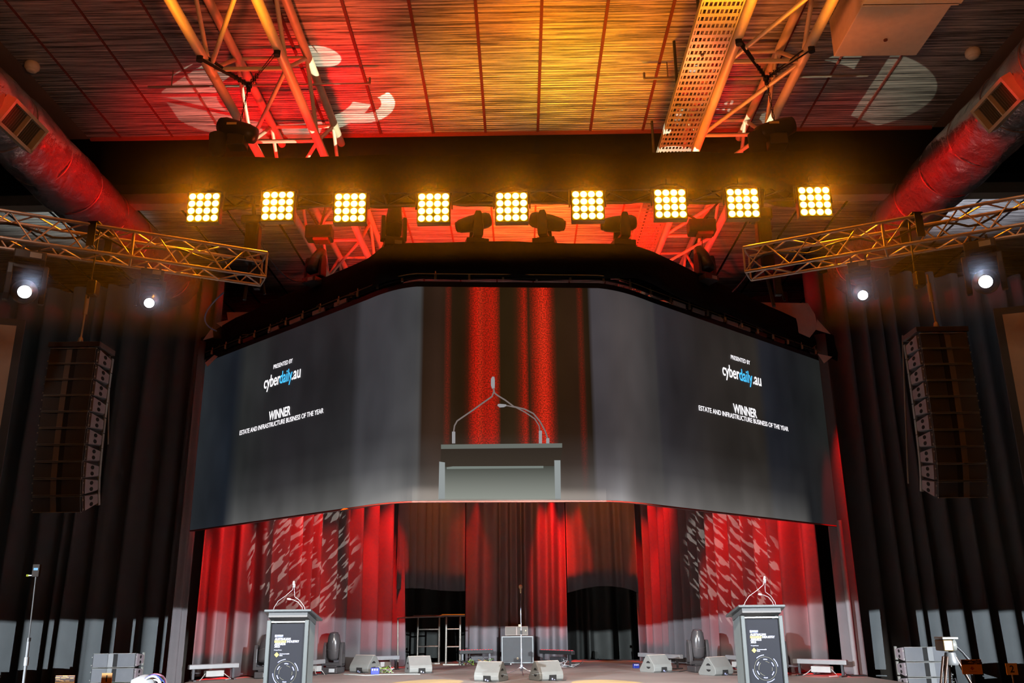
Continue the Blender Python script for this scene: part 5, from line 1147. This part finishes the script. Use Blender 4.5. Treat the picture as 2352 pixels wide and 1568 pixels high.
for px, pw in ((405, 120), (1962, 240)):
    p = cx_at(px); sg = 1 if p.x > 0 else -1; spot('edge_wash', V(p.x + sg * .75, p.y - .7, 8.2), V(p.x + sg * .12, p.y, 3.6), RED, pw * (70 if sg < 0 else 30), 14, .7, .05)
# amber wash on the middle drapes
for px, pw, c in ((985, 60, AMB), (1190, 42, AMB), (1395, 75, AMB), (1040, 20, AMB)): cwash(px, pw * 12, half=16, zc=3.6, col=c, z0=8.0, off=1.6)
# gobo projections on the two wings of curtain, from projectors on the stage front edge
spot('gobo_projector', (1.6, 10.9, .72), PY(722, 1300, 20), (1, .93, .78), 8500, 24, .15, .003, breakup_gobo(34, -.95, 1.3, .55, 4.5, .125))
spot('gobo_projector', (-1.6, 10.9, .72), PY(1650, 1300, 20), (1, .93, .78), 8500, 24, .15, .003, breakup_gobo(34, .95, 4.1, .55, 4.5, .125))
# yellow pools at the stage front edge
for px in (970, 1400): p = SP(px, 1569); spot('floor_pool', V(p.x * 2.2, 11.5, 5.6), p, (1, .62, .02), 9000, 9, .05, .005)
# light upward from the rig onto the foil roof
def up(x, y, z, tx, ty, col, p, ang, blend=.8, g=None): spot('roof_wash', (x, y, z), (tx, ty, CZ), col, p, ang, blend, .12, g)
up(.9, 13.3, 7.6, 1.05, 13.6, YEL, 420, 70, 1)
up(.9, 13.3, 7.6, 1.1, 11.6, YEL, 90, 60, 1)
up(-1.0, 13.3, 7.6, -1.1, 14.0, YEL, 130, 70, 1)
up(-.9, 13.3, 7.6, -.9, 13.6, AMB, 330, 80, 1)
up(2.2, 13.3, 7.6, 2.3, 13.4, AMB, 420, 110, 1)
up(.4, 12.9, 7.6, .5, 10.4, (1, .20, .004), 620, 90, 1)
up(-3.6, 13.6, 7.8, -3.4, 14.4, RED, 800, 100)
up(-5.4, 13.8, 8.0, -5.8, 15.0, RED, 420, 80)
up(3.8, 13.6, 7.8, 3.3, 14.4, RED, 260, 80)
up(6.6, 13.8, 8.0, 6.2, 15.3, RED, 40, 50)
up(-3.0, 13.0, 7.8, -3.6, 10.5, (1, .10, .03), 420, 85)
up(3.0, 13.0, 7.8, 3.8, 10.5, (1, .20, .05), 260, 85)
# behind the bulkhead
up(-1.0, 15.2, 8.1, -.6, 20.5, (1, .02, .003), 7500, 85, .8, band_gobo(-.15, 3))
up(1.4, 15.2, 8.1, 1.2, 20.5, (1, .02, .003), 7500, 85, .8, band_gobo(-.15, 3))
up(.3, 15.2, 8.1, .4, 20.3, YEL, 1700, 40, .8, band_gobo(-.15, 3))
up(-3.6, 15.9, 8.1, -3.2, 19.5, RED, 1200, 60, .8, band_gobo(-.2, 3))
up(3.9, 15.9, 8.1, 3.4, 19.5, RED, 1200, 60, .8, band_gobo(-.2, 3))
# red on the ducts and trusses
for sx_ in (-1, 1):
    for yy, pw in ((9.5, 1500), (14.5, 3200), (19, 1500)):
        spot('duct_wash', (sx_ * 2.6, min(13.6, yy), 8.0), (sx_ * 8.1, yy + .4, 9.25), RED, pw, 60, .8, .1, band_gobo(-.085, .085, .42, .05))
spot('truss_wash', (-2.6, 13.6, 8.0), (-4, 17.5, 9.8), RED, 700, 70, .8, .06, band_gobo(-.12, 3))
spot('truss_wash', (2.6, 13.6, 8.0), (3.9, 17.5, 9.8), RED, 700, 70, .8, .06, band_gobo(-.12, 3))
# added warm fill brightening trusses and roof, cold light over the side bays
spot('warm_roof_fill', (0, 2.5, 4), (0, 10.5, 10.3), (1, .38, .15), 1000, 120, .9, .4, band_gobo(-.25, 1.2, 9))
spot('cold_side_light', (10.8, 18.4, 5.6), (10.9, 18.6, 10.7), (.78, .84, 1), 1500, 52, .8, .3)
spot('cold_side_light', (-10.8, 18.4, 5.6), (-10.9, 18.6, 10.7), (.8, .88, .85), 750, 52, .8, .3)
spot('screen_side_light', (-5, 6, 8), (-9, 11.8, 4.3), (1, .85, .75), 170, 50, .8, .3)
spot('screen_side_light', (5, 6, 8), (9, 11.8, 4.3), (1, .75, .5), 170, 50, .8, .3)
# white sweep patterns on the roof
R = math.radians
spot('gobo_projector', (-1.5, 13.4, 7.9), PZ(655, 215, CZ), (.93, 1, .74), 1100, 62, .1, .004, ring_gobo([(.02, .05, .30, .055, -2.6, .9), (.22, .30, .15, .05, -1.4, 1.9), (-.28, .25, .05, .05, -3.1, 3.1)], 0))
spot('gobo_projector', (1.5, 13.4, 7.9), PZ(1800, 220, CZ), (.93, 1, .74), 1100, 62, .1, .004, ring_gobo([(.05, .05, .26, .05, -2.0, -.3), (-.30, .12, .16, .045, -1.0, 2.2), (.30, .30, .20, .04, 2.4, 3.1)], 0))

# haze boxes added round the lamps, sized to give their lens bloom
hz_m = bpy.data.materials.new('bloom_haze'); hz_m.use_nodes = True; nt = hz_m.node_tree; nt.nodes.remove(nt.nodes['Principled BSDF'])
vs_ = N(nt, 'ShaderNodeVolumeScatter'); vs_.inputs['Density'].default_value = .022; vs_.inputs['Anisotropy'].default_value = .2; vs_.inputs['Color'].default_value = (1, 1, 1, 1)
nt.links.new(vs_.outputs[0], nt.nodes['Material Output'].inputs['Volume'])
hz = MB().box((0, 11.36, 7.45), (11.6, .62, 2.2)).build('bloom_haze', hz_m); tag(hz, 'faint haze box giving the amber bloom around the row of amber lights', 'haze', None, 'stuff')

for sx_, nm in ((-1, 'left'), (1, 'right')):
    hz2 = MB().box((sx_ * 5.5, 10.0, 5.55), (3.6, 1.1, 1.1)).build('bloom_haze', hz_m); tag(hz2, 'faint haze box giving the blue halo around the lamps under the %s side truss' % nm, 'haze', None, 'stuff')
